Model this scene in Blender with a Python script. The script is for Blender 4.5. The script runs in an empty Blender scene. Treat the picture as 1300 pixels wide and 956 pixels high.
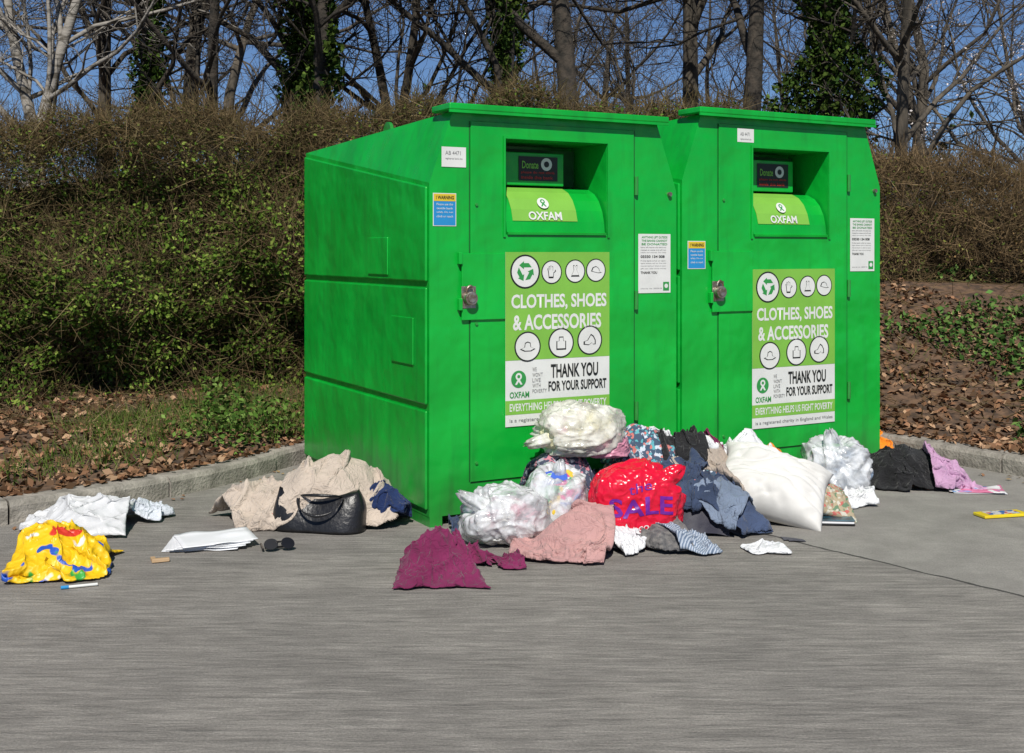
import bpy, bmesh, math, random
import numpy as np
from mathutils import Vector, Matrix
from mathutils.bvhtree import BVHTree

scene = bpy.context.scene
COL = scene.collection
EYE = 1.361
F = 1500.0
HZ = 320.0

def gp(u, v, z=0.0):
    d = F*(EYE-z)/(v-HZ)
    return ((u-650)/F*d, d)
def at3(u, v, d):
    return ((u-650)/F*d, d, EYE-(v-HZ)/F*d)

# ------------------------------------------------------------------ materials
def nodes_of(m):
    m.use_nodes = True
    nt = m.node_tree
    return nt, nt.nodes, nt.links, nt.nodes["Principled BSDF"]

def pmat(name, c1, c2=None, scale=8, rough=0.8, bump=0.0, bscale=40, metallic=0, coat=0, spec=None,
         stretch=None, sheen=0, detail=6, contrast=(0.35, 0.65), bdist=.02, crease=0):
    m = bpy.data.materials.new(name)
    nt, N, L, P = nodes_of(m)
    P.inputs['Roughness'].default_value = rough
    P.inputs['Metallic'].default_value = metallic
    P.inputs['Coat Weight'].default_value = coat
    if sheen: P.inputs['Sheen Weight'].default_value = sheen
    if spec is not None: P.inputs['Specular IOR Level'].default_value = spec
    tc = N.new('ShaderNodeTexCoord')
    mp = N.new('ShaderNodeMapping')
    L.new(tc.outputs['Object'], mp.inputs[0])
    if stretch: mp.inputs['Scale'].default_value = stretch
    if c2 is None: c2 = tuple(x*0.75 for x in c1)
    n = N.new('ShaderNodeTexNoise'); n.inputs['Scale'].default_value = scale; n.inputs['Detail'].default_value = detail
    L.new(mp.outputs[0], n.inputs['Vector'])
    r = N.new('ShaderNodeValToRGB')
    r.color_ramp.elements[0].position = contrast[0]; r.color_ramp.elements[1].position = contrast[1]
    r.color_ramp.elements[0].color = (*c2, 1); r.color_ramp.elements[1].color = (*c1, 1)
    L.new(n.outputs[0], r.inputs[0])
    L.new(r.outputs[0], P.inputs['Base Color'])
    nrm = None
    if crease:
        n3 = N.new('ShaderNodeTexNoise'); n3.inputs['Scale'].default_value = 17; n3.inputs['Detail'].default_value = 3; n3.inputs['Distortion'].default_value = 1.2
        L.new(mp.outputs[0], n3.inputs['Vector'])
        a1 = N.new('ShaderNodeMath'); a1.operation = 'SUBTRACT'; a1.inputs[1].default_value = .5; L.new(n3.outputs[0], a1.inputs[0])
        a2 = N.new('ShaderNodeMath'); a2.operation = 'ABSOLUTE'; L.new(a1.outputs[0], a2.inputs[0])
        b3 = N.new('ShaderNodeBump'); b3.inputs['Strength'].default_value = crease; b3.inputs['Distance'].default_value = .05
        L.new(a2.outputs[0], b3.inputs['Height']); nrm = b3.outputs[0]; L.new(nrm, P.inputs['Normal'])
    if bump:
        n2 = N.new('ShaderNodeTexNoise'); n2.inputs['Scale'].default_value = bscale; n2.inputs['Detail'].default_value = 6
        L.new(mp.outputs[0], n2.inputs['Vector'])
        b = N.new('ShaderNodeBump'); b.inputs['Strength'].default_value = bump; b.inputs['Distance'].default_value = bdist
        L.new(n2.outputs[0], b.inputs['Height']); L.new(b.outputs[0], P.inputs['Normal'])
        if nrm: L.new(nrm, b.inputs['Normal'])
    return m

def attrmat(name):
    m = bpy.data.materials.new(name)
    nt, N, L, P = nodes_of(m)
    a = N.new('ShaderNodeAttribute'); a.attribute_name = 'col'
    df = N.new('ShaderNodeBsdfDiffuse'); L.new(a.outputs['Color'], df.inputs[0]); L.new(df.outputs[0], N['Material Output'].inputs[0])
    return m

def plastic_mat(name, c, rough=0.28, patches=None, pscale=5, transl=0.25, crinkle=0.5, clear=0.0, vscale=13):
    m = bpy.data.materials.new(name)
    nt, N, L, P = nodes_of(m)
    tc = N.new('ShaderNodeTexCoord')
    P.inputs['Roughness'].default_value = rough
    base = N.new('ShaderNodeRGB'); base.outputs[0].default_value = (*c, 1)
    cur = base.outputs[0]
    if patches:
        for i, (pc, lo) in enumerate(patches):
            n = N.new('ShaderNodeTexNoise'); n.noise_dimensions = '4D'; n.inputs['W'].default_value = i*7.3+1
            n.inputs['Scale'].default_value = pscale; n.inputs['Detail'].default_value = 1.5
            L.new(tc.outputs['Object'], n.inputs['Vector'])
            r = N.new('ShaderNodeValToRGB'); r.color_ramp.elements[0].position = lo; r.color_ramp.elements[1].position = lo+0.02
            L.new(n.outputs[0], r.inputs[0])
            mx = N.new('ShaderNodeMixRGB'); L.new(r.outputs[0], mx.inputs[0]); L.new(cur, mx.inputs[1]); mx.inputs[2].default_value = (*pc, 1)
            cur = mx.outputs[0]
    L.new(cur, P.inputs['Base Color'])
    v = N.new('ShaderNodeTexVoronoi'); v.inputs['Scale'].default_value = vscale
    if clear: v.feature = 'F1'
    else: v.feature = 'SMOOTH_F1'; v.inputs['Smoothness'].default_value = .35
    nn = N.new('ShaderNodeTexNoise'); nn.inputs['Scale'].default_value = 6; nn.inputs['Detail'].default_value = 3
    L.new(tc.outputs['Object'], nn.inputs['Vector'])
    ad = N.new('ShaderNodeMixRGB'); ad.inputs[0].default_value = 0.35
    L.new(tc.outputs['Object'], ad.inputs[1]); L.new(nn.outputs['Color'], ad.inputs[2]); L.new(ad.outputs[0], v.inputs['Vector'])
    b = N.new('ShaderNodeBump'); b.inputs['Strength'].default_value = crinkle; b.inputs['Distance'].default_value = 0.02
    L.new(v.outputs['Distance'], b.inputs['Height']); L.new(b.outputs[0], P.inputs['Normal'])
    res = P.outputs[0]
    if transl:
        t = N.new('ShaderNodeBsdfTranslucent'); L.new(cur, t.inputs[0])
        mx = N.new('ShaderNodeMixShader'); mx.inputs[0].default_value = transl
        L.new(res, mx.inputs[1]); L.new(t.outputs[0], mx.inputs[2]); res = mx.outputs[0]
    if clear:
        t = N.new('ShaderNodeBsdfTransparent')
        cn = N.new('ShaderNodeTexNoise'); cn.inputs['Scale'].default_value = 9; cn.inputs['Detail'].default_value = 5; cn.inputs['Distortion'].default_value = 1.5; L.new(tc.outputs['Object'], cn.inputs['Vector'])
        mr = N.new('ShaderNodeMapRange'); mr.inputs['From Min'].default_value = .38; mr.inputs['From Max'].default_value = .62
        mr.inputs['To Min'].default_value = max(0, clear-.3); mr.inputs['To Max'].default_value = min(1, clear+.25); L.new(cn.outputs[0], mr.inputs[0])
        mx = N.new('ShaderNodeMixShader'); L.new(mr.outputs[0], mx.inputs[0])
        L.new(res, mx.inputs[1]); L.new(t.outputs[0], mx.inputs[2]); res = mx.outputs[0]
        gl = N.new('ShaderNodeBsdfGlossy'); gl.inputs['Roughness'].default_value = .12; L.new(b.outputs[0], gl.inputs['Normal'])
        fr = N.new('ShaderNodeFresnel'); fr.inputs[0].default_value = 1.4; L.new(b.outputs[0], fr.inputs['Normal'])
        mx = N.new('ShaderNodeMixShader'); L.new(fr.outputs[0], mx.inputs[0]); L.new(res, mx.inputs[1]); L.new(gl.outputs[0], mx.inputs[2]); res = mx.outputs[0]
    L.new(res, N['Material Output'].inputs[0])
    return m

# ------------------------------------------------------------------ mesh helpers
def link(ob, parent=None):
    COL.objects.link(ob)
    if parent: ob.parent = parent
    return ob

def empty(name, loc=(0, 0, 0), rz=0, scale=(1, 1, 1)):
    e = bpy.data.objects.new(name, None); COL.objects.link(e)
    e.location = loc; e.rotation_euler = (0, 0, rz); e.scale = scale; e.empty_display_size = .2
    return e

def mesh(name, verts, faces, mat=None, parent=None, smooth=False):
    me = bpy.data.meshes.new(name)
    me.from_pydata([tuple(v) for v in verts], [], [tuple(f) for f in faces]); me.update()
    if mat: me.materials.append(mat)
    if smooth: me.polygons.foreach_set('use_smooth', [True]*len(me.polygons))
    ob = bpy.data.objects.new(name, me); link(ob, parent)
    return ob

def fastmesh(name, V, Fq, mat, parent=None, col=None, smooth=False):
    V = np.asarray(V, dtype=np.float32); Fq = np.asarray(Fq, dtype=np.int32)
    k = Fq.shape[1]; n = len(Fq)
    me = bpy.data.meshes.new(name)
    me.vertices.add(len(V)); me.vertices.foreach_set('co', V.ravel())
    me.loops.add(n*k); me.loops.foreach_set('vertex_index', Fq.ravel())
    me.polygons.add(n); me.polygons.foreach_set('loop_start', np.arange(0, n*k, k, dtype=np.int32))
    me.update(calc_edges=True); me.validate()
    if smooth: me.polygons.foreach_set('use_smooth', [True]*len(me.polygons))
    if col is not None:
        a = me.color_attributes.new('col', 'FLOAT_COLOR', 'POINT')
        c4 = np.ones((len(V), 4), dtype=np.float32); c4[:, :3] = col
        a.data.foreach_set('color', c4.ravel())
    me.materials.append(mat)
    ob = bpy.data.objects.new(name, me); link(ob, parent)
    return ob

def box(name, x0, x1, y0, y1, z0, z1, mat, parent=None, bevel=0):
    v = [(x, y, z) for z in (z0, z1) for y in (y0, y1) for x in (x0, x1)]
    f = [(0, 2, 3, 1), (4, 5, 7, 6), (0, 1, 5, 4), (2, 6, 7, 3), (0, 4, 6, 2), (1, 3, 7, 5)]
    ob = mesh(name, v, f, mat, parent)
    if bevel:
        b = ob.modifiers.new('b', 'BEVEL'); b.width = bevel; b.segments = 2; b.limit_method = 'ANGLE'
    return ob

def cyl(name, c, r, h, axis, mat, parent=None, seg=24, bevel=0):
    bm = bmesh.new(); bmesh.ops.create_cone(bm, cap_ends=True, segments=seg, radius1=r, radius2=r, depth=h)
    me = bpy.data.meshes.new(name); bm.to_mesh(me); bm.free(); me.materials.append(mat)
    ob = bpy.data.objects.new(name, me); link(ob, parent); ob.location = c
    if axis == 'Y': ob.rotation_euler = (math.pi/2, 0, 0)
    if axis == 'X': ob.rotation_euler = (0, math.pi/2, 0)
    if bevel:
        b = ob.modifiers.new('b', 'BEVEL'); b.width = bevel; b.segments = 2
    return ob

def fnoise(seed, scale, dim=3, n=9):
    rg = np.random.RandomState(seed)
    K = rg.normal(size=(n, dim)); K /= np.linalg.norm(K, axis=1)[:, None]
    K *= (scale*rg.uniform(.5, 1.8, n))[:, None]
    ph = rg.uniform(0, 6.28, n)
    return lambda P: np.sin(np.asarray(P) @ K.T + ph).sum(-1)/math.sqrt(n)*0.8

def ring_pts(cx, cz, r, n=32):
    return [(cx+r*math.cos(2*math.pi*i/n), cz+r*math.sin(2*math.pi*i/n)) for i in range(n)]
def flat(name, pts, y, mat, parent):
    return mesh(name, [(p[0], y, p[1]) for p in pts], [tuple(range(len(pts)))], mat, parent)
def rect(name, x0, x1, z0, z1, y, mat, parent):
    return flat(name, [(x0, z0), (x1, z0), (x1, z1), (x0, z1)], y, mat, parent)

_tc = {}
def text_mesh(body, bold=0.012):
    cu = bpy.data.curves.new('t', 'FONT'); cu.body = body; cu.size = 1; cu.offset = bold; cu.resolution_u = 3
    ob = bpy.data.objects.new('t', cu); COL.objects.link(ob)
    bpy.context.view_layer.update()
    dg = bpy.context.evaluated_depsgraph_get()
    me = bpy.data.meshes.new_from_object(ob.evaluated_get(dg))
    bpy.data.objects.remove(ob)
    return me
def text(name, body, x0, x1, z0, z1, y, mat, parent, bold=0.012, tilt=None):
    me = text_mesh(body, bold)
    n = len(me.vertices); V = np.zeros(n*3); me.vertices.foreach_get('co', V); V = V.reshape(-1, 3)
    mn = V.min(0); mx = V.max(0)
    W = np.zeros_like(V)
    W[:, 0] = x0+(V[:, 0]-mn[0])/(mx[0]-mn[0])*(x1-x0)
    t = (V[:, 1]-mn[1])/(mx[1]-mn[1])
    W[:, 2] = z0+t*(z1-z0)
    W[:, 1] = y if tilt is None else y+t*tilt
    me.vertices.foreach_set('co', W.ravel()); me.update(); me.name = name
    me.materials.clear(); me.materials.append(mat)
    ob = bpy.data.objects.new(name, me); link(ob, parent)
    return ob

# ------------------------------------------------------------------ world / light / camera
w = bpy.data.worlds.new("World"); scene.world = w; w.use_nodes = True
nt = w.node_tree; bg = nt.nodes['Background']
sky = nt.nodes.new('ShaderNodeTexSky'); sky.sky_type = 'NISHITA'; sky.sun_disc = False
SUN_EL = math.radians(46); sx, sy = -0.03, -0.9995
sky.sun_elevation = SUN_EL; sky.sun_rotation = math.atan2(sx, sy) % (2*math.pi)
sky.air_density = 0.7; sky.dust_density = 0.0; sky.ozone_density = 6.0; sky.altitude = 1200
nt.links.new(sky.outputs[0], bg.inputs[0]); bg.inputs[1].default_value = 0.08
sd = bpy.data.lights.new('sun', 'SUN'); sd.energy = 5.0; sd.angle = math.radians(.5); sd.color = (1, .955, .88)
so = bpy.data.objects.new('sun', sd); COL.objects.link(so)
D = -Vector((sx*math.cos(SUN_EL), sy*math.cos(SUN_EL), math.sin(SUN_EL)))
so.rotation_euler = D.to_track_quat('-Z', 'Y').to_euler(); so.location = (-2, -5, 12)
cd = bpy.data.cameras.new('camera'); cam = bpy.data.objects.new('camera', cd); COL.objects.link(cam)
cd.sensor_width = 36; cd.lens = F/1300*36; cd.shift_y = -(478-HZ)/1300
cam.location = (0, 0, EYE); cam.rotation_euler = (math.pi/2, 0, 0)
cd.clip_end = 1000; cd.clip_start = .05
scene.camera = cam
scene.view_settings.view_transform = 'Standard'; scene.view_settings.look = 'None'; scene.view_settings.exposure = 0

# ------------------------------------------------------------------ ground
def concrete_mat():
    m = bpy.data.materials.new('brushed_concrete')
    nt, N, L, P = nodes_of(m)
    P.inputs['Roughness'].default_value = .9
    tc = N.new('ShaderNodeTexCoord')
    def noise(scale, vec, detail=6, rough=.6, dist=0):
        n = N.new('ShaderNodeTexNoise'); n.inputs['Scale'].default_value = scale; n.inputs['Detail'].default_value = detail
        n.inputs['Roughness'].default_value = rough; n.inputs['Distortion'].default_value = dist
        L.new(vec, n.inputs['Vector']); return n.outputs[0]
    def mapping(scale, rot=0):
        mp = N.new('ShaderNodeMapping'); mp.inputs['Scale'].default_value = scale; mp.inputs['Rotation'].default_value = (0, 0, rot)
        L.new(tc.outputs['Object'], mp.inputs[0]); return mp.outputs[0]
    def math_(op, a, b):
        n = N.new('ShaderNodeMath'); n.operation = op
        for i, x in enumerate((a, b)):
            if isinstance(x, (int, float)): n.inputs[i].default_value = x
            else: L.new(x, n.inputs[i])
        return n.outputs[0]
    def ramp(x, lo, hi, c0=(0, 0, 0), c1=(1, 1, 1)):
        r = N.new('ShaderNodeValToRGB'); r.color_ramp.elements[0].position = lo; r.color_ramp.elements[1].position = hi
        r.color_ramp.elements[0].color = (*c0, 1); r.color_ramp.elements[1].color = (*c1, 1)
        L.new(x, r.inputs[0]); return r.outputs[0]
    def mul(a, b, f=1.0):
        x = N.new('ShaderNodeMixRGB'); x.blend_type = 'MULTIPLY'; x.inputs[0].default_value = f
        L.new(a, x.inputs[1]); L.new(b, x.inputs[2]); return x.outputs[0]
    O = tc.outputs['Object']
    st1 = noise(1, mapping((5, 38, 1), math.radians(8)), 6, .7, .5)
    st2 = noise(1, mapping((1.6, 9, 1), math.radians(12)), 4, .6, .8)
    blot = noise(.8, O, 6, .65); mid = noise(5, O, 8, .7)
    grit = noise(110, O, 4, .8)
    sep = N.new('ShaderNodeSeparateXYZ'); L.new(O, sep.inputs[0])
    dj = math_('ADD', math_('MULTIPLY', sep.outputs[0], .79), math_('MULTIPLY', sep.outputs[1], .614))
    dj = math_('ADD', dj, math_('MULTIPLY', math_('SUBTRACT', noise(6, O), .5), .05))
    side = ramp(math_('ADD', math_('MULTIPLY', math_('SUBTRACT', dj, 4.463), 20), .5), .3, .7)
    joint = math_('LESS_THAN', math_('ABSOLUTE', math_('SUBTRACT', dj, 4.463), 0), .009)
    base = ramp(st1, .30, .70, (.20, .19, .174), (.385, .365, .335))
    base = mul(base, ramp(blot, .3, .7, (.80, .79, .78), (1.1, 1.08, 1.05)))
    base = mul(base, ramp(mid, .3, .7, (.85, .85, .85), (1.08, 1.08, 1.08)))
    base = mul(base, ramp(grit, .35, .65, (.62, .62, .62), (1.2, 1.2, 1.2)), .75)
    base = mul(base, ramp(st2, .35, .65, (.85, .85, .85), (1.07, 1.07, 1.07)))
    plain = mul(ramp(mid, .3, .7, (.25, .237, .215), (.36, .342, .31)), ramp(grit, .35, .65, (.68, .68, .68), (1.15, 1.15, 1.15)), .7)
    plain = mul(plain, ramp(blot, .3, .7, (.82, .82, .82), (1.05, 1.05, 1.05)))
    m3 = N.new('ShaderNodeMixRGB'); L.new(math_('MULTIPLY', side, .85), m3.inputs[0]); L.new(base, m3.inputs[1]); L.new(plain, m3.inputs[2])
    stn = ramp(noise(2.1, O, 5), .56, .74)
    m5 = N.new('ShaderNodeMixRGB'); L.new(math_('MULTIPLY', stn, .42), m5.inputs[0]); L.new(m3.outputs[0], m5.inputs[1]); m5.inputs[2].default_value = (.13, .12, .108, 1)
    m4 = N.new('ShaderNodeMixRGB'); L.new(joint, m4.inputs[0]); L.new(m5.outputs[0], m4.inputs[1]); m4.inputs[2].default_value = (.06, .056, .05, 1)
    L.new(m4.outputs[0], P.inputs['Base Color'])
    hgt = math_('ADD', math_('MULTIPLY', st1, math_('SUBTRACT', 1.0, math_('MULTIPLY', side, .8))), math_('MULTIPLY', grit, .5))
    b = N.new('ShaderNodeBump'); b.inputs['Strength'].default_value = .8; b.inputs['Distance'].default_value = .014
    L.new(hgt, b.inputs['Height']); L.new(b.outputs[0], P.inputs['Normal'])
    return m
mesh('ground', [(-300, -300, 0), (300, -300, 0), (300, 300, 0), (-300, 300, 0)], [(0, 1, 2, 3)], concrete_mat())

K0 = np.array([(-60, 1.5), (-30, 2.2), (-12, 3.6), (-6, 4.5), (-3.6, 5.2), (-2.54, 5.84), (-2.02, 6.36), (-1.6, 7.0), (-1.36, 7.62), (-1.0, 8.2), (0, 8.75), (1.1, 9.35), (1.9, 9.2), (2.55, 8.05), (3.08, 7.15), (4.1, 5.6), (5.5, 4.6), (9, 3.6), (30, 2.2), (60, 1.5)], float)
def chaikin(P, k=2):
    for _ in range(k):
        Q = [P[0]]
        for a, b in zip(P[:-1], P[1:]):
            Q += [a*.75+b*.25, a*.25+b*.75]
        Q.append(P[-1]); P = np.array(Q)
    return P
KL = chaikin(K0, 2)
def yk(x): return np.interp(x, KL[:, 0], KL[:, 1])
def sstep(a, b, x):
    t = np.clip((x-a)/(b-a), 0, 1); return t*t*(3-2*t)
tn = fnoise(5, 2.2, 2); tn2 = fnoise(6, 7, 2)
def terr(x, y):
    x = np.asarray(x, float); y = np.asarray(y, float)
    dy = np.clip(y-yk(x), 0, None)
    wr = sstep(1.5, 2.7, x)
    left = .05*np.clip(dy-.3, 0, 2)+.12*np.clip(y-8.0, 0, 4)
    right = .36*np.clip(y-8.0, 0, 2.7)*sstep(0, .5, dy)
    P = np.stack([x, y], -1)
    n = (tn(P)*.025+tn2(P)*.012)*sstep(.15, .6, dy)
    return .112+left*(1-wr)+right*wr+n

xs = np.concatenate([np.linspace(-60, -9, 20), np.linspace(-8.8, 8.8, 177), np.linspace(9, 60, 20)])
ts = np.concatenate([np.linspace(.0, 6, 70), np.array([7, 9, 12, 18, 30, 60, 110, 200])])
X, T = np.meshgrid(xs, ts, indexing='ij')
Y = yk(X)+.10+T
Z = terr(X, Y); Z[:, 0] = .108
nx, ny = X.shape
V = np.stack([X, Y, Z], -1).reshape(-1, 3)
idx = np.arange(nx*ny).reshape(nx, ny)
Fq = np.stack([idx[:-1, :-1], idx[1:, :-1], idx[1:, 1:], idx[:-1, 1:]], -1).reshape(-1, 4)
m_soil = pmat('leaf_litter_soil', (.16, .095, .055), (.045, .03, .02), scale=14, rough=.95, bump=1, bscale=30, detail=10)
fastmesh('verge_bank', V, Fq, m_soil, smooth=True)

m_kerb = pmat('kerb_concrete', (.36, .33, .285), (.18, .165, .14), scale=9, rough=.9, bump=.5, bscale=60)
seg = np.linalg.norm(np.diff(KL, axis=0), axis=1); al = np.concatenate([[0], np.cumsum(seg)])
def kp(s): return np.array([np.interp(s, al, KL[:, 0]), np.interp(s, al, KL[:, 1])])
kv, kf = [], []
s = 30.0
prof = [(-.0, -.02), (-.0, .085), (.012, .106), (.03, .114), (.135, .116), (.135, -.02)]
rk = random.Random(3)
while s < al[-1]-30:
    L_ = .9
    pts = [s+.006, s+L_*.33, s+L_*.66, s+L_-.006]
    b0 = len(kv); dz = rk.uniform(-.004, .004); dd = rk.uniform(-.006, .006)
    for q in pts:
        p = kp(q); t = kp(q+.02)-kp(q-.02); t /= np.linalg.norm(t); nrm = np.array([-t[1], t[0]])
        for (o, z) in prof:
            kv.append((p[0]+nrm[0]*(o+dd), p[1]+nrm[1]*(o+dd), z+dz))
    n = len(prof)
    for i in range(3):
        for j in range(n-1):
            a = b0+i*n+j
            kf.append((a, a+n, a+n+1, a+1))
    kf.append(tuple(b0+j for j in range(n))); kf.append(tuple(b0+3*n+j for j in reversed(range(n))))
    s += L_
mesh('kerb', kv, kf, m_kerb)

# ------------------------------------------------------------------ donation bins
def green_paint():
    m = bpy.data.materials.new('green_painted_steel')
    nt, N, L, P = nodes_of(m)
    tc = N.new('ShaderNodeTexCoord')
    n = N.new('ShaderNodeTexNoise'); n.inputs['Scale'].default_value = 2.2; n.inputs['Detail'].default_value = 6
    L.new(tc.outputs['Object'], n.inputs['Vector'])
    r = N.new('ShaderNodeValToRGB'); e = r.color_ramp.elements
    e[0].position = .3; e[1].position = .7; e[0].color = (.002, .30, .026, 1); e[1].color = (.004, .43, .042, 1)
    L.new(n.outputs[0], r.inputs[0])
    mp = N.new('ShaderNodeMapping'); mp.inputs['Scale'].default_value = (9, 9, 1.1); L.new(tc.outputs['Object'], mp.inputs[0])
    n3 = N.new('ShaderNodeTexNoise'); n3.inputs['Scale'].default_value = 1.5; n3.inputs['Detail'].default_value = 8; L.new(mp.outputs[0], n3.inputs['Vector'])
    r3 = N.new('ShaderNodeValToRGB'); r3.color_ramp.elements[0].position = .54; r3.color_ramp.elements[1].position = .8; L.new(n3.outputs[0], r3.inputs[0])
    mx = N.new('ShaderNodeMixRGB'); mlt = N.new('ShaderNodeMath'); mlt.operation = 'MULTIPLY'; mlt.inputs[1].default_value = .5
    L.new(r3.outputs[0], mlt.inputs[0]); L.new(mlt.outputs[0], mx.inputs[0]); L.new(r.outputs[0], mx.inputs[1]); mx.inputs[2].default_value = (.008, .17, .022, 1)
    n4 = N.new('ShaderNodeTexNoise'); n4.inputs['Scale'].default_value = 17; n4.inputs['Detail'].default_value = 10; n4.inputs['Roughness'].default_value = .75
    L.new(tc.outputs['Object'], n4.inputs['Vector'])
    r4 = N.new('ShaderNodeValToRGB'); r4.color_ramp.elements[0].position = .69; r4.color_ramp.elements[1].position = .71; L.new(n4.outputs[0], r4.inputs[0])
    mx2 = N.new('ShaderNodeMixRGB'); L.new(r4.outputs[0], mx2.inputs[0]); L.new(mx.outputs[0], mx2.inputs[1]); mx2.inputs[2].default_value = (.07, .06, .04, 1)
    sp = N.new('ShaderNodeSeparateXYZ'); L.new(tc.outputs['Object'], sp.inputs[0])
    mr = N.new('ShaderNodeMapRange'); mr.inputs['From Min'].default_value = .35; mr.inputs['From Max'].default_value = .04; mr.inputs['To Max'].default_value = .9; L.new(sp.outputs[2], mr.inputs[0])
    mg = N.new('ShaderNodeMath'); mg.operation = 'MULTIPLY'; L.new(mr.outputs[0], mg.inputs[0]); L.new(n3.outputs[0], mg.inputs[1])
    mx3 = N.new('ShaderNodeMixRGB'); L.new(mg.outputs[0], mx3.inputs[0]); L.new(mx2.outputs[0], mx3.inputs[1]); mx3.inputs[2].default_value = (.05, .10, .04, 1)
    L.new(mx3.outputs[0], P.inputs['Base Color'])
    rr = N.new('ShaderNodeMapRange'); rr.inputs['To Min'].default_value = .2; rr.inputs['To Max'].default_value = .42; L.new(n3.outputs[0], rr.inputs[0]); L.new(rr.outputs[0], P.inputs['Roughness'])
    P.inputs['Specular IOR Level'].default_value = .5
    n5 = N.new('ShaderNodeTexNoise'); n5.inputs['Scale'].default_value = 2.6; n5.inputs['Detail'].default_value = 3; L.new(tc.outputs['Object'], n5.inputs['Vector'])
    b = N.new('ShaderNodeBump'); b.inputs['Strength'].default_value = .8; b.inputs['Distance'].default_value = .045
    L.new(n5.outputs[0], b.inputs['Height']); L.new(b.outputs[0], P.inputs['Normal'])
    return m
G = green_paint()
GD = pmat('dark_green_interior', (.004, .10, .015), (.003, .06, .01), rough=.6)
def lab(name, c, rough=.45): return pmat(name, c, tuple(x*.9 for x in c), scale=7, rough=rough)
M_lime = lab('lime_print', (.20, .47, .06)); M_white = lab('white_vinyl', (.70, .71, .68)); M_dgreen = lab('dark_green_print', (.03, .28, .06))
M_black = lab('black_print', (.012, .014, .013)); M_blue = lab('blue_vinyl', (.02, .25, .55)); M_yellow = lab('yellow_vinyl', (.7, .5, .03))
M_grey = lab('grey_print', (.2, .2, .2)); M_red = lab('red_print', (.5, .03, .02))
M_steel = pmat('weathered_steel', (.42, .40, .36), (.22, .15, .10), scale=30, rough=.4, metallic=.8, bump=.2)

def logo(nm, cx, cz, r, y, disc, mark, par):
    flat(nm+'_disc', ring_pts(cx, cz, r), y, disc, par)
    flat(nm+'_loop', ring_pts(cx, cz+r*.3, r*.42, 20), y-.0006, mark, par)
    flat(nm+'_loop_hole', ring_pts(cx, cz+r*.3, r*.2, 16), y-.0012, disc, par)
    flat(nm+'_leg', [(cx-r*.1, cz+r*.0), (cx+.1*r, cz), (cx+.5*r, cz-.62*r), (cx+.25*r, cz-.66*r), (cx, cz-.3*r), (cx-.25*r, cz-.66*r), (cx-.5*r, cz-.62*r)], y-.0008, mark, par)

def icon(nm, kind, cx, cz, r, y, par):
    flat(nm+'_ring', ring_pts(cx, cz, r), y, M_black, par)
    flat(nm+'_disc', ring_pts(cx, cz, r*.9), y-.0006, M_white, par)
    S = {
     'glove': [(-.35, -.6), (.2, -.6), (.25, -.1), (.5, .1), (.4, .25), (.15, .1), (.15, .55), (.05, .6), (0, .15), (-.05, .65), (-.15, .65), (-.15, .15), (-.25, .6), (-.35, .55), (-.3, .1), (-.42, .4), (-.5, .35), (-.4, -.1)],
     'dress': [(-.25, .6), (-.1, .6), (0, .4), (.1, .6), (.25, .6), (.18, .1), (.5, -.55), (-.5, -.55), (-.18, .1)],
     'cap': [(-.6, -.1), (-.4, .3), (0, .42), (.35, .2), (.45, -.1), (.7, -.25), (.3, -.3), (-.2, -.2)],
     'hat': [(-.7, -.2), (-.3, -.05), (-.25, .3), (0, .4), (.25, .3), (.3, -.05), (.7, -.2), (.3, -.38), (-.3, -.38)],
     'bag': [(-.45, -.55), (.45, -.55), (.45, .15), (.22, .15), (.2, .5), (-.2, .5), (-.22, .15), (-.45, .15)],
     'shoe': [(-.6, -.1), (-.25, .0), (.1, .5), (.35, .35), (.55, .0), (.55, -.35), (.3, -.35), (.2, -.2), (-.1, -.4), (-.6, -.35)]}[kind]
    o = [(cx+a*r*.85, cz+b*r*.85) for a, b in S]
    flat(nm+'_shape', o, y-.0012, M_black, par)
    mx = sum(a for a, b in S)/len(S); mz = sum(b for a, b in S)/len(S)
    i_ = [(cx+(mx+(a-mx)*.8)*r*.85, cz+(mz+(b-mz)*.8)*r*.85) for a, b in S]
    flat(nm+'_fill', i_, y-.0018, M_white, par)

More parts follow.
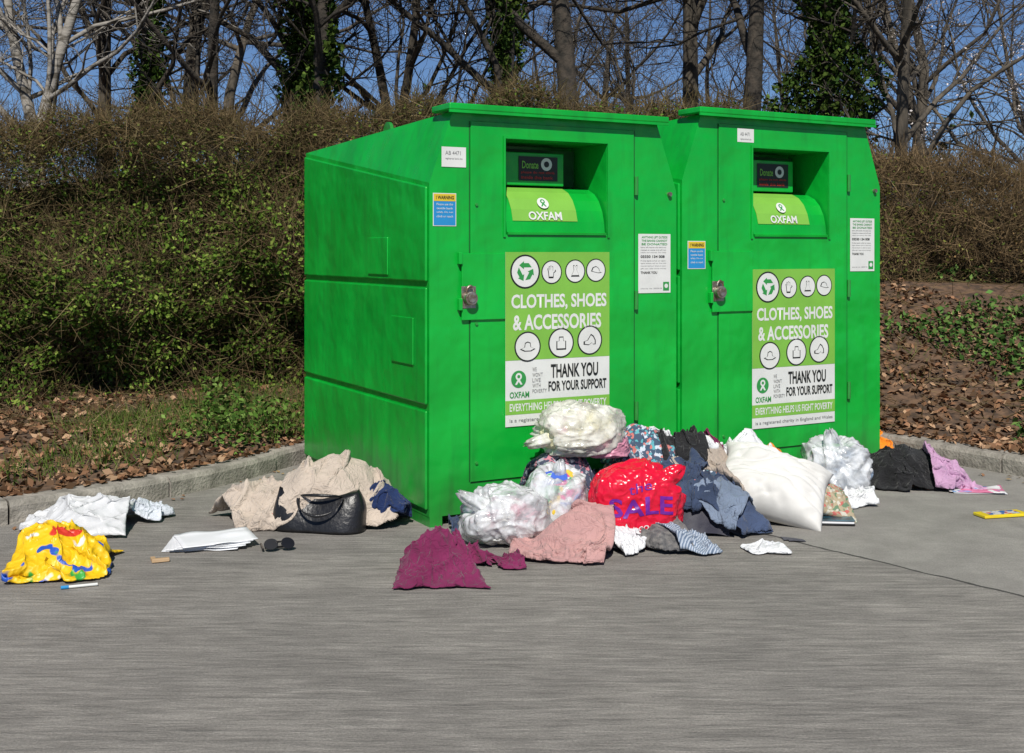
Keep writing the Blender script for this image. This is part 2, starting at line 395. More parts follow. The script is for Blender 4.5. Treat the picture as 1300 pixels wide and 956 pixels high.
def poster(par, px, pz):
    W_, H_ = .632, .893
    def U(u): return px+(u-640)/209.0
    def Vv(v): return pz-(v-320)/248.6
    y = -.013
    rect('poster_sheet', px, px+W_, pz-H_, pz, y, M_white, par)
    rect('poster_green', px, px+W_, Vv(458), pz, y-.001, M_lime, par)
    rect('poster_strip', px, px+W_, Vv(527), Vv(509), y-.001, M_lime, par)
    y2 = y-.0022
    flat('recycle_ring', ring_pts(U(664), Vv(345), .088), y2, M_black, par)
    flat('recycle_disc', ring_pts(U(664), Vv(345), .079), y2-.0006, M_white, par)
    for k in range(3):
        a = math.radians(90+120*k)
        def R(x, z, a=a):
            c, s = math.cos(a), math.sin(a); return (U(664)+x*c-z*s, Vv(345)+x*s+z*c)
        flat('recycle_arrow', [R(.022, -.038), R(.022, .008), R(.012, .008), R(.033, .036), R(.054, .008), R(.044, .008), R(.044, -.020)], y2-.0012, M_dgreen, par)
    for kd, u, v in (('glove', 697, 346), ('dress', 727, 345), ('cap', 754, 344)): icon('icon_'+kd, kd, U(u), Vv(v), .062, y2, par)
    for kd, u, v in (('hat', 667, 441), ('bag', 709, 438), ('shoe', 746, 436)): icon('icon_'+kd, kd, U(u), Vv(v), .078, y2, par)
    text('poster_text', 'CLOTHES, SHOES', U(647), U(768), Vv(395), Vv(374), y2, M_white, par, .028)
    text('poster_text', '& ACCESSORIES', U(649), U(761), Vv(420), Vv(400), y2, M_white, par, .028)
    text('poster_text', 'THANK YOU', U(696), U(757), Vv(483), Vv(465), y2, M_black, par, .028)
    text('poster_text', 'FOR YOUR SUPPORT', U(693), U(768), Vv(500), Vv(487), y2, M_black, par, .028)
    text('poster_text', 'EVERYTHING HELPS US FIGHT POVERTY', U(645), U(768), Vv(523), Vv(513), y2, M_white, par, .02)
    text('poster_text', 'is a registered charity in England and Wales', U(645), U(768), Vv(538), Vv(532), y2, M_grey, par, .0)
    for i, t in enumerate(('WE', "WON'T", 'LIVE', 'WITH', 'POVERTY')):
        text('poster_text', t, U(673), U(673+2.55*len(t)), Vv(473+i*7.0), Vv(468+i*7.0), y2, M_grey, par, .0)
    logo('charity_logo', U(656), Vv(482), .044, y2, M_dgreen, M_white, par)
    text('poster_text', 'OXFAM', U(645), U(669), Vv(506), Vv(498), y2, M_dgreen, par, .02)

def make_bin(loc, rz, scale, p):
    E = empty('clothes_donation_bin', loc, rz, scale)
    W_, D_ = 1.5, 1.87
    z0 = .05; r0, r1, rb, rt = p['rec']
    ZT = 2.065; SH = 1.703; BT = 1.985
    v = [(0, 0, z0), (r0, 0, z0), (r1, 0, z0), (W_, 0, z0),
         (W_, 0, SH), (W_-.13, 0, ZT), (r1, 0, ZT), (r0, 0, ZT), (.13, 0, ZT), (0, 0, SH),
         (r0, 0, rb), (r1, 0, rb), (r1, 0, rt), (r0, 0, rt),
         (0, D_, z0), (W_, D_, z0), (W_, D_, BT), (0, D_, BT)]
    f = [(0, 1, 10, 13, 7, 8, 9), (1, 2, 11, 10), (13, 12, 6, 7), (2, 3, 4, 5, 6, 12, 11),
         (14, 0, 9, 17), (9, 8, 17), (8, 7, 6, 5, 16, 17), (5, 4, 16), (4, 3, 15, 16), (15, 14, 17, 16), (14, 15, 3, 2, 1, 0)]
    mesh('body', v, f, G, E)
    box('skid', .002, .07, .0, D_, 0, z0, G, E); box('skid', W_-.07, W_-.002, .0, D_, 0, z0, G, E)
    box('base_crossbar', .07, W_-.07, .1, .14, .004, z0-.002, GD, E)
    for sx0, sgn in ((0, -1), (W_, 1)):
        for (a, b) in ((.085, .575), (.605, 1.185)):
            x0, x1 = (sx0-.016, sx0-.001) if sgn < 0 else (sx0+.001, sx0+.016)
            box('pressed_side_panel', x0, x1, .012, D_-.012, a, b, G, E, .012)
        xx = sx0+sgn*.016; xi = sx0+sgn*.001
        pts = [(.012, 1.215), (D_-.012, 1.215), (D_-.012, 1.96), (.012, 1.685)]
        vv = [(xx, a, b) for a, b in pts]+[(xi, a, b) for a, b in pts]
        ff = [(0, 1, 2, 3), (7, 6, 5, 4), (0, 4, 5, 1), (1, 5, 6, 2), (2, 6, 7, 3), (3, 7, 4, 0)]
        if sgn < 0: ff = [tuple(reversed(q)) for q in ff]
        o = mesh('pressed_side_panel', vv, ff, G, E); b_ = o.modifiers.new('b', 'BEVEL'); b_.width = .012; b_.segments = 2
        x0, x1 = (sx0-.024, sx0-.016) if sgn < 0 else (sx0+.016, sx0+.024)
        box('lifting_plate', x0, x1, .48, .76, 1.24, 1.44, G, E, .004)
        box('repair_patch', x0, x1, .15, .43, .79, 1.03, G, E, .004)
    box('lid', .085, W_-.085, -.055, .16, ZT+.002, ZT+.035, G, E, .006)
    box('lid_lip', .085, W_-.085, -.055, -.045, ZT-.012, ZT+.002, G, E)
    cyl('lifting_lug', (.2, 1.0, 2.055), .055, .02, 'X', G, E)
    cyl('lifting_lug', (W_-.2, 1.0, 2.055), .055, .02, 'X', G, E)
    d0, d1 = p['door']; gx = [d0, r0, r1, d1]; gz = [.205, rb, rt, 2.02]
    dv = [(a, -.0075, b) for b in gz for a in gx]
    df = [(j*4+i, j*4+i+1, (j+1)*4+i+1, (j+1)*4+i) for j in range(3) for i in range(3) if not (i == 1 and j == 1)]
    door = mesh('door_panel', dv, df, G, E)
    so_ = door.modifiers.new('s', 'SOLIDIFY'); so_.thickness = .007; so_.offset = -1
    bv = door.modifiers.new('b', 'BEVEL'); bv.width = .002; bv.segments = 1; bv.limit_method = 'ANGLE'
    for a, b in ((d0-.008, d0-.002), (d1+.002, d1+.008)):
        rect('door_seam', a, b, .205, 2.02, -.0015, GD, E)
    rect('door_seam', d0, d1, .197, .203, -.0015, GD, E)
    for zz in (1.72, 1.1, .5):
        cyl('hinge', (d1+.012, -.012, zz), .011, .1, 'Z', G, E, 12)
    DP = .36
    rv = [(r0, 0, rb), (r1, 0, rb), (r1, 0, rt), (r0, 0, rt), (r0, DP, rb), (r1, DP, rb), (r1, DP, rt), (r0, DP, rt)]
    mesh('chute_recess', rv, [(0, 4, 5, 1), (1, 5, 6, 2), (2, 6, 7, 3), (3, 7, 4, 0), (4, 7, 6, 5)], G, E)
    for q in ((r0-.012, r0, rb-.012, rt+.012), (r1, r1+.012, rb-.012, rt+.012)):
        box('recess_frame', q[0], q[1], -.016, -.0076, q[2], q[3], G, E)
    box('recess_frame', r0, r1, -.016, -.0076, rt, rt+.012, G, E)
    hz = [(-.018, -.0), (-.02, .012), (-.004, .016), (.004, .07), (.022, .13), (.055, .185), (.10, .225), (.16, .25), (.30, .26)]
    hp = [(a, rb+b) for a, b in hz]
    hv = [(x, a, b) for (a, b) in hp for x in (r0+.012, r1-.012)]
    hf = [(2*i, 2*i+1, 2*i+3, 2*i+2) for i in range(len(hp)-1)]
    n0 = len(hv); hv += [(r0+.012, .30, rb), (r1-.012, .30, rb)]
    hf += [tuple([2*i for i in range(len(hp))][::-1]+[n0]), tuple([2*i+1 for i in range(len(hp))]+[n0+1])]
    mesh('drum_hopper', hv, hf, G, E)
    lx0 = r0+.05; lx1 = r0+.44
    lp = [(a-.003, b+.002) for a, b in hp[3:8]]
    lv = [(x, a, b) for (a, b) in lp for x in (lx0, lx1)]
    mesh('drum_label', lv, [(2*i, 2*i+1, 2*i+3, 2*i+2) for i in range(len(lp)-1)], M_lime, E)
    cx = (lx0+lx1)/2
    text('drum_text', 'OXFAM', cx-.1, cx+.1, rb+.078, rb+.122, -.002, M_white, E, .025, tilt=.012)
    lg = empty('drum_logo', (cx, .030, rb+.167)); lg.parent = E; lg.rotation_euler = (-math.radians(33), 0, 0)
    logo('drum_logo', 0, 0, .034, -.0, M_white, M_dgreen, lg)
    box('inner_baffle', r0+.02, r1-.02, DP-.06, DP-.04, rb+.27, rt-.02, GD, E)
    s0 = r0+.17; s1 = r0+.41
    box('inner_box', r0+.03, r0+.45, DP-.20, DP-.06, rb+.265, rt-.05, G, E, .004)
    rect('inner_sign', s0, s1, rb+.29, rt-.07, DP-.203, M_black, E)
    flat('inner_sign_mark', ring_pts(s0+.17, rb+.38, .034), DP-.205, M_white, E)
    flat('inner_sign_mark', ring_pts(s0+.17, rb+.38, .016), DP-.206, M_black, E)
    text('inner_sign_text', 'Donate', s0+.02, s0+.12, rb+.355, rb+.395, DP-.205, M_lime, E, .02)
    text('inner_sign_text', 'please do not climb', s0+.015, s1-.02, rb+.325, rb+.342, DP-.205, M_red, E, .01)
    text('inner_sign_text', 'inside this bank', s0+.015, s1-.03, rb+.30, rb+.317, DP-.205, M_red, E, .01)
    lt = p['latch']
    box('latch_plate', d0-.055, r0-.005, -.020, -.0085, lt, lt+.335, G, E, .003)
    box('latch_bar', r0-.005, d1-.24, -.0105, -.0078, lt, lt+.006, G, E)
    for o in (.05, .28): box('latch_tab', d0-.075, d0-.056, -.03, -.002, lt+o, lt+o+.06, G, E, .003)
    cyl('padlock_body', (d0-.02, -.042, lt+.11), .034, .04, 'Y', M_steel, E, 24, .004)
    cyl('padlock_face', (d0-.02, -.064, lt+.11), .02, .004, 'Y', M_steel, E, 20)
    pts = []
    for i in range(13):
        a = math.pi*i/12
        for j in range(8):
            b = 2*math.pi*j/8; R = .022+.005*math.cos(b)
            pts.append((d0-.02+R*math.cos(a), -.042+.005*math.sin(b), lt+.135+R*math.sin(a)*1.6))
    sf = [(i*8+j, i*8+(j+1) % 8, (i+1)*8+(j+1) % 8, (i+1)*8+j) for i in range(12) for j in range(8)]
    mesh('padlock_shackle', pts, sf, M_steel, E, True)
    box('lock_hasp', d0-.06, d0+.02, -.024, -.021, lt+.06, lt+.17, M_steel, E, .001)
    poster(E, *p['poster'])
    a, b, c, d = p['notice']; y = -.0035
    rect('notice_sheet', a, b, c, d, y, M_white, E)
    w_ = b-a
    z = d-.012
    for t in ('ANYTHING LEFT OUTSIDE', 'THE BANKS CANNOT', 'BE DONATED'):
        text('notice_text', t, a+w_*.1, b-w_*.1, z-.012, z, y-.001, M_dgreen, E, .02); z -= .019
    for t in ('items left beside this bank are', 'treated as waste and will not', 'reach the charity. For help'):
        text('notice_text', t, a+.015, b-.03, z-.008, z, y-.001, M_grey, E, .0); z -= .0145
    z -= .004; text('notice_text', '03330 134 008', a+.015, b-.04, z-.015, z, y-.001, M_black, E, .03); z -= .026
    for t in ('if this bank is full or dam-', 'aged please call or find the', 'nearest bank or shop so your', 'gifts can raise more money'):
        text('notice_text', t, a+.015, b-.03, z-.008, z, y-.001, M_grey, E, .0); z -= .0145
    z -= .004; text('notice_text', 'THANK YOU', a+.015, b-.09, z-.014, z, y-.001, M_black, E, .03)
    text('notice_text', 'charity no. 202918', a+.015, b-.06, c+.02, c+.028, y-.001, M_grey, E, .0)
    rect('notice_logo', b-.05, b-.01, c+.012, c+.06, y-.001, M_dgreen, E)
    flat('notice_logo_mark', ring_pts(b-.03, c+.038, .012, 16), y-.002, M_white, E)
    a, b, c, d = p['warn']
    rect('warning_label', a, b, c, d, y, M_blue, E)
    rect('warning_label_head', a, b, d-.036, d, y-.001, M_yellow, E)
    rect('warning_label_edge', a-.004, b+.004, c-.004, d+.004, y+.001, M_white, E)
    text('warning_text', '! WARNING', a+.012, b-.01, d-.027, d-.009, y-.002, M_black, E, .03)
    z = d-.046
    for t in ('Please use the', 'textile bank', 'safely. Do not', 'climb or reach'):
        text('warning_text', t, a+.015, b-.015, z-.011, z, y-.002, M_white, E, .0); z -= .02
    a, b, c, d = p['white']
    rect('serial_sticker', a, b, c, d, p.get('wy', -.0035), M_white, E)
    text('serial_text', 'AB 4471', a+.02, b-.03, d-.04, d-.02, p.get('wy', -.0035)-.001, M_grey, E, .0)
    text('serial_text', 'registered bank site', a+.02, b-.02, d-.065, d-.053, p.get('wy', -.0035)-.001, M_grey, E, .0)
    cyl('grab_stud', (W_-.05, -.01, 1.93-.25), .012, .02, 'Y', M_steel, E, 12)
    for zz in (.3, 1.0, 1.6): cyl('bolt', (d0+.03, -.011, zz), .008, .008, 'Y', G, E, 10)
    return E
A1 = math.atan2(.479, .878)
make_bin((-.408, 5.832, 0), A1, (1, 1, 1), dict(rec=(.42, 1.04, 1.45, 1.94), door=(.2256, 1.215), latch=1.02,
         poster=(.419, 1.361), notice=(1.245, 1.46, 1.137, 1.46), warn=(.022, .142, 1.494, 1.65), white=(.065, .2, 1.785, 1.885)))
make_bin((.95, 6.60, 0), math.radians(29.5), (1.027, .96, 1.036), dict(rec=(.49, 1.07, 1.40, 1.896), door=(.252, 1.22), latch=.985,
         poster=(.484, 1.217), notice=(1.25, 1.45, 1.2, 1.514), warn=(.04, .155, 1.226, 1.37), white=(.38, .5, 1.925, 2.0), wy=-.0092))

# ------------------------------------------------------------------ folded / draped cloth stacked on a height map
CW = .02; GX0, GY0 = -3.6, 4.2; GNX, GNY = 380, 240
gx_ = GX0+np.arange(GNX)*CW; gy_ = GY0+np.arange(GNY)*CW
GXX, GYY = np.meshgrid(gx_, gy_, indexing='ij')
mn_ = fnoise(900, 9, 2)
Hm = np.zeros((GNX, GNY))
def mound(x, y, rx, ry, h, p=1.0, rz=0):
    global Hm
    c, s = math.cos(rz), math.sin(rz)
    a = (GXX-x)*c+(GYY-y)*s; b = -(GXX-x)*s+(GYY-y)*c
    q = (a/rx)**2+(b/ry)**2
    Hm = np.maximum(Hm, h*np.clip(1-q, 0, 1)**p*(1+.12*mn_(np.stack([GXX, GYY], -1))))
def blur(A, k=1):
    for _ in range(k):
        A = (A+np.roll(A, 1, 0)+np.roll(A, -1, 0))/3; A = (A+np.roll(A, 1, 1)+np.roll(A, -1, 1))/3
    return A
def sampleH(A, x, y):
    fx = np.clip((x-GX0)/CW, 0, GNX-1.001); fy = np.clip((y-GY0)/CW, 0, GNY-1.001)
    i = fx.astype(int); j = fy.astype(int); a = fx-i; b = fy-j
    return A[i, j]*(1-a)*(1-b)+A[i+1, j]*a*(1-b)+A[i, j+1]*(1-a)*b+A[i+1, j+1]*a*b
BINS = [((-.408, 5.832), (.878, .479), 1.5), ((.95, 6.60), (.870, .492), 1.54)]
def push_out(P):
    for (p0, t, W_) in BINS:
        n = np.array([t[1], -t[0]]); tv = np.array(t)
        r = P[..., :2]-np.array(p0); a = r@tv; sd = r@n
        m = (a > -.03) & (a < W_+.03) & (sd < .03) & (sd > -.8)
        corr = np.where(m, .03+.012*np.tanh(-sd*3)-sd, 0)
        P[..., :2] += corr[..., None]*n
    return P
def shape_mask(kind, U, W2):
    if kind == 'shirt': return ((np.abs(U) < .30)) | ((W2 > .14) & (W2 < .46) & (np.abs(U) < .5))
    return (np.abs(U)*2)**5+(np.abs(W2)*2)**5 < 1.15
def garment(name, mat, c, size, rz=0, seed=1, kind='shirt', nf=3, wl=.11, wamp=1.0, n=128, thick=.004, lay=.010, parent=None, bins=False, smooth=1, bl=4, cap=.05, ymin=None, puff=.03):
    global Hm
    rg = np.random.RandomState(seed); m = int(n*size[1]/size[0])
    u = np.linspace(-.5, .5, n); v = np.linspace(-.5, .5, m)
    U, W2 = np.meshgrid(u, v, indexing='ij')
    P = np.stack([U*size[0], W2*size[1]], -1); sc = min(size)
    q1 = fnoise(seed+1, 3.0/sc, 2); q2 = fnoise(seed+2, 3.0/sc, 2)
    P = P+np.stack([q1(P), q2(P)], -1)*sc*.11
    z = np.zeros_like(U); P0 = P.copy()
    for k, f in enumerate((1.15, 1.0, .7, .6, .42, .3, .2)):
        lam = wl*f; a = rg.uniform(0, math.pi); kd = np.array([math.cos(a), math.sin(a)])
        msk = np.clip(.45+.9*fnoise(seed+10+k, 3.6/sc, 2)(P0), 0.05, 1)
        t = 2*math.pi*(P0@kd)/lam+3.0*fnoise(seed+20+k, 1.1/lam, 2)(P0)+1.5*fnoise(seed+35+k, 1.8/sc, 2)(P0)
        crest = 1-np.abs(np.sin(t/2))**.8 if k % 2 else ((1+np.cos(t))/2)**1.7
        z = z+lam*.34*msk*crest*wamp
        P = P-kd*(lam*.115*msk*np.sin(t)*wamp)[..., None]
    z = z+puff*np.exp(-(P0**2).sum(-1)/(sc*.33)**2)
    for k in range(nf):
        a = rg.uniform(0, 2*math.pi) if k else rg.choice([0, math.pi])+rg.uniform(-.5, .5)
        nd = np.array([math.cos(a), math.sin(a)])
        d = P@nd-rg.uniform(.10, .28)*sc+.05*sc*fnoise(seed+40+k, 3.5/sc, 2)(P)
        e = .010; s_ = 1/(1+np.exp(-d/e*1.2))
        dn = -np.sqrt(d*d+e*e)
        P = P+nd*((dn-d)*s_)[..., None]
        zt = np.percentile(z, 60)
        z = z*(1-s_)+(zt+lay+.55*z)*s_+.008*np.exp(-(d/.018)**2)
    vm = shape_mask(kind, U, W2); M = np.pad(vm, 1); dist = np.zeros_like(U); K = 11
    for _ in range(K):
        M2 = M.copy(); M2[1:-1, 1:-1] = M[1:-1, 1:-1] & M[2:, 1:-1] & M[:-2, 1:-1] & M[1:-1, 2:] & M[1:-1, :-2]; M = M2
        dist += M[1:-1, 1:-1]
    z = z*(.22+.78*np.sqrt(dist/K))
    P = P-P[vm].mean(0)
    cc, ss = math.cos(rz), math.sin(rz)
    P = np.stack([P[..., 0]*cc-P[..., 1]*ss+c[0], P[..., 0]*ss+P[..., 1]*cc+c[1]], -1)
    if ymin is not None:
        yl = ymin+.015*np.sin(P[..., 0]*25); dd_ = P[..., 1]-yl
        P[..., 1] = np.where(dd_ < 0, yl+dd_*.12, P[..., 1])
        z = z-np.clip(-dd_, 0, .2)*.55
    if bins: P = push_out(P)
    Hs = blur(Hm, bl)
    base = sampleH(Hs, P[..., 0], P[..., 1])
    A = np.concatenate([P, (base+z+.004)[..., None]], -1)
    for _ in range(smooth):
        B = A.copy()
        B[1:-1, 1:-1] = .5*A[1:-1, 1:-1]+.125*(A[2:, 1:-1]+A[:-2, 1:-1]+A[1:-1, 2:]+A[1:-1, :-2]); A = B
    A[..., 2] = np.maximum(A[..., 2], .004)
    idx = np.arange(n*m).reshape(n, m)
    Fq = np.stack([idx[:-1, :-1], idx[1:, :-1], idx[1:, 1:], idx[:-1, 1:]], -1)
    Uc = (U[:-1, :-1]+U[1:, 1:])/2; Wc = (W2[:-1, :-1]+W2[1:, 1:])/2
    keep = shape_mask(kind, Uc, Wc)
    Fk = Fq[keep]; used = np.unique(Fk); remap = -np.ones(n*m, int); remap[used] = np.arange(len(used))
    Vv = A.reshape(-1, 3)[used]; bs = base.reshape(-1)[used]
    i = np.clip(((Vv[:, 0]-GX0)/CW+.5).astype(int), 0, GNX-1); j = np.clip(((Vv[:, 1]-GY0)/CW+.5).astype(int), 0, GNY-1)
    np.maximum.at(Hm, (i, j), np.minimum(Vv[:, 2]*.95, bs+cap))
    org = np.array([c[0], c[1], 0.])
    ob = fastmesh(name, Vv-org, remap[Fk], mat, parent, smooth=True); ob.location = org
    s_ = ob.modifiers.new('solid', 'SOLIDIFY'); s_.thickness = thick; s_.offset = 1
    return ob
def cu(u, d): return ((u-650)/F*d, d)

def fabric(name, c, c2=None, scale=6, weave=350, bump=.25, **kw):
    return pmat(name, c, c2 or tuple(x*.8 for x in c), scale=scale, rough=.92, bump=bump, bscale=weave, sheen=.12, spec=.2, bdist=.006, crease=.6, **kw)

def blob(name, loc, radii, seed, mat, amp=.12, flatten=.65, neck=None, power=2.4, freq=3.0, rz=0, nu=150, nv=96, parent=None, tilt=(0, 0), octs=(1.0, .5, .22, .08), sag=.0):
    th = np.linspace(0, 2*math.pi, nu, endpoint=False); ph = np.linspace(.001, math.pi-.001, nv)
    TH, PH = np.meshgrid(th, ph, indexing='ij')
    d = np.stack([np.sin(PH)*np.cos(TH), np.sin(PH)*np.sin(TH), np.cos(PH)], -1)
    e = np.abs(d)**power; rs = 1/np.maximum(e.sum(-1), 1e-6)**(1/power)
    rg = np.random.RandomState(seed)
    wv = np.stack([fnoise(seed+51+i, 2.5, 3)(d) for i in range(3)], -1)*.3
    dw = d+wv
    disp = .6*fnoise(seed, freq*.6, 3)(d)
    for o, a in enumerate(octs):
        k = freq*(1, 2.1, 4.3, 8)[o]
        for j in range(4):
            kk = rg.normal(size=3); kk = kk/np.linalg.norm(kk)*k
            msk = .5+.5*np.clip(fnoise(seed+200+o*7+j, 1.6, 3)(d)*1.4, -1, 1)
            disp = disp + a*.6*msk*((1-np.abs(np.sin(dw@kk+rg.uniform(0, 6.28))))**2.2-.3)
    r = rs*(1+amp*disp)
    if neck is not None:
        nd = np.array(neck[0], float); nd /= np.linalg.norm(nd)
        dot = (d*nd).sum(-1); an = np.arccos(np.clip(dot, -1, 1))
        t1 = np.cross(nd, [0.3, .2, 1]); t1 /= np.linalg.norm(t1); t2 = np.cross(nd, t1)
        az = np.arctan2((d*t2).sum(-1), (d*t1).sum(-1))
        r = r*(1+.07*np.abs(np.sin(az*6+2*disp))*np.exp(-((an-.55)/.3)**2))
        r = r*(1-.25*np.exp(-((an-.36)/.15)**2)) + neck[1]*np.exp(-(an/.22)**2)*(1+.4*np.sin(5*az))
    P = d*r[..., None]*np.array(radii)
    if sag:
        lo = np.clip(-P[..., 2]/radii[2], 0, 1); P[..., 0] *= 1+sag*lo; P[..., 1] *= 1+sag*lo
    zb = -radii[2]*flatten
    P[..., 2] = np.where(P[..., 2] < zb, zb+(P[..., 2]-zb)*.04, P[..., 2])
    V = P.reshape(-1, 3); idx = np.arange(nu*nv).reshape(nu, nv); i2 = np.roll(idx, -1, 0)
    Fq = np.stack([idx[:, :-1], idx[:, 1:], i2[:, 1:], i2[:, :-1]], -1).reshape(-1, 4)
    ob = fastmesh(name, V, Fq, mat, parent, smooth=True)
    ob.location = loc; ob.rotation_euler = (tilt[0], tilt[1], rz)
    return ob

mound(*cu(712, 5.95), .31, .24, .30); mound(*cu(812, 6.12), .31, .26, .36); mound(*cu(890, 6.22), .29, .25, .30)
mound(*cu(955, 6.5), .30, .26, .27); mound(*cu(790, 5.8), .42, .24, .13); mound(*cu(890, 5.85), .30, .24, .16)
mound(*cu(728, 5.42), .19, .14, .10)
S0 = Hm.copy()
mound(*cu(1138, 6.98), .24, .20, .14); mound(*cu(1200, 6.95), .18, .14, .08)
mound(*cu(560, 5.02), .16, .12, .09); mound(*cu(485, 5.92), .13, .11, .14)
mound(2.42, 8.22, .14, .14, .14, .8)
bx, by = gp(95, 676); mound(bx, by+.14, .34, .15, .06)
yx, yy_ = gp(62, 728); mound(yx, yy_+.15, .25, .17, .11, .8)

m_fl = fabric('grey_fleece', (.085, .085, .10), (.035, .035, .05), scale=9)
sel = (GXX > -.2) & (GXX < 1.75) & (GYY > 5.2) & (GYY < 6.95)
i0, i1 = np.where(sel.any(1))[0][[0, -1]]; j0, j1 = np.where(sel.any(0))[0][[0, -1]]
gb = np.stack([GXX, GYY, blur(S0, 2)-.012+.012*mn_(np.stack([GXX*2, GYY*2], -1))], -1)[i0:i1+1, j0:j1+1]
gb = push_out(gb.copy()); nn_, mm_ = gb.shape[:2]; idx = np.arange(nn_*mm_).reshape(nn_, mm_)
Fq = np.stack([idx[:-1, :-1], idx[1:, :-1], idx[1:, 1:], idx[:-1, 1:]], -1)
kk_ = (gb[:-1, :-1, 2] > .004)
fastmesh('grey_blanket', gb.reshape(-1, 3), Fq[kk_], m_fl, smooth=True)

# -- left group
m_whitebag = plastic_mat('white_polythene', (.74, .75, .76), transl=.25)
m_yellowbag = plastic_mat('yellow_printed_polythene', (.80, .50, .01), patches=[((.72, .72, .68), .635), ((.02, .09, .45), .62), ((.05, .35, .05), .65), ((.6, .04, .02), .69)], pscale=9, transl=.05, crinkle=.5, rough=.42, vscale=18)
g = garment
g('white_carrier_bag', m_whitebag, (bx+.01, by+.14), (.88, .44), -.05, 302, 'sheet', nf=1, wl=.13, wamp=.9, thick=.001)
g('yellow_carrier_bag', m_yellowbag, (yx-.02, yy_+.14), (.68, .50), .1, 306, 'sheet', nf=1, wl=.14, wamp=.9, thick=.001, puff=.04)
m_pale = fabric('pale_blue_cotton', (.62, .66, .72))
g('pale_cloth', m_pale, (gp(190, 660)[0], gp(190, 660)[1]+.03), (.32, .24), .2, 308, 'sheet', nf=2, wl=.08, puff=0)
Ep = empty('paper_stack', (*gp(268, 692), 0), math.radians(12))
m_paper = pmat('white_paper', (.78, .79, .80), (.70, .71, .73), scale=5, rough=.7)
def sheet(name, w_, h_, z, rz, off, mat, par, curl=.02, sd=0, n=14):
    v = []; f = []; nz = fnoise(sd+70, 7, 2)
    for i in range(n):
        for j in range(n):
            a = (i/(n-1)-.5); b = (j/(n-1)-.5)
            zz = z+curl*max(0, nz(np.array([a, b])))*.5+curl*2*max(0, a-.2)**1.3+curl*.3*(b+.5)
            X_ = a*w_; Y_ = b*h_
            v.append((off[0]+X_*math.cos(rz)-Y_*math.sin(rz), off[1]+X_*math.sin(rz)+Y_*math.cos(rz), zz))
    for i in range(n-1):
        for j in range(n-1): f.append((i*n+j, (i+1)*n+j, (i+1)*n+j+1, i*n+j+1))
    o = mesh(name, v, f, mat, par, True); s_ = o.modifiers.new('s', 'SOLIDIFY'); s_.thickness = .0015
    return o
for i in range(6):
    sheet('sheet_%d' % i, .34, .24, .005+i*.0055, .07*(i-2)+.05*math.sin(i*3), (.010*i-.03, .01*math.sin(i*2)), m_paper, Ep, .016, 5)
m_wood = pmat('raw_wood', (.55, .38, .22), (.4, .27, .15), rough=.7)
Ew = empty('broken_wood_piece', (*gp(203, 714), 0), .4)
box('long_part', -.035, .04, -.012, .012, .003, .018, m_wood, Ew, .002); box('short_part', -.035, -.015, .0125, .055, .003, .016, m_wood, Ew, .002)
Epen = empty('white_pen', (*gp(104, 746), 0), math.radians(22))
cyl('barrel', (0, 0, .008), .006, .12, 'X', M_white, Epen, 12); cyl('cap', (-.065, 0, .008), .0072, .03, 'X', M_blue, Epen, 12)
m_blk = fabric('black_cotton', (.020, .020, .022), (.010, .010, .011))
m_gl = pmat('black_plastic', (.012, .012, .013), rough=.2)
Eg = empty('broken_sunglasses', (*gp(354, 700), 0), .3)
for k, xx in enumerate((-.035, .04)):
    o = cyl('lens_%d' % k, (xx, 0, .035), .032, .006, 'Y', m_gl, Eg, 20, .001); o.scale = (1, .8, 1); o.rotation_euler = (math.pi/2-.5, .3*k, 0)
box('bridge', -.012, .016, -.004, .004, .04, .048, m_gl, Eg, .001)
box('temple_arm', -.075, -.066, 0, .11, .008, .018, m_gl, Eg, .002); box('temple_arm_folded', -.06, .07, .035, .041, .006, .016, m_gl, Eg, .002)

# handbag with coat
hx, hy = gp(402, 680); hy += .16
m_beige = fabric('beige_wool', (.52, .44, .365), (.44, .37, .305))
m_leather = pmat('black_leather', (.014, .014, .016), (.008, .008, .009), rough=.36, bump=.2, bscale=45)
Eh = empty('black_handbag', (hx, hy, 0), math.radians(-8))
nU, nV = 64, 20; vb_ = []
sl = fnoise(71, 5, 3)
for i in range(nU):
    a = 2*math.pi*i/nU
    ca, sa = math.cos(a), math.sin(a); sq = (abs(ca)**3.5+abs(sa)**3.5)**(-1/3.5)
    for j in range(nV):
        t = j/(nV-1); wx_ = .225*(1-.14*t+.05*math.sin(t*3)); wy_ = .135*(1-.66*t**1.2)
        X_ = ca*sq*wx_; Y_ = sa*sq*wy_; Z_ = .005+.20*t
        q = float(sl(np.array([X_*3, Y_*3, Z_*3])))*.016
        Z_ -= .05*t*(1-abs(ca)**2)*(1 if t > .5 else 0)*(t-.5)*2
        vb_.append((X_+q*ca, Y_+q*sa-.03*t, Z_))
fb_ = [(i*nV+j, ((i+1) % nU)*nV+j, ((i+1) % nU)*nV+j+1, i*nV+j+1) for i in range(nU) for j in range(nV-1)]
fb_ += [tuple(i*nV for i in reversed(range(nU))), tuple(i*nV+nV-1 for i in range(nU))]
mesh('bag_body', vb_, fb_, m_leather, Eh, True)
m_redtrim = pmat('red_trim', (.5, .02, .02), rough=.5)
box('red_trim', -.235, -.228, -.07, .05, .02, .08, m_redtrim, Eh, .003)
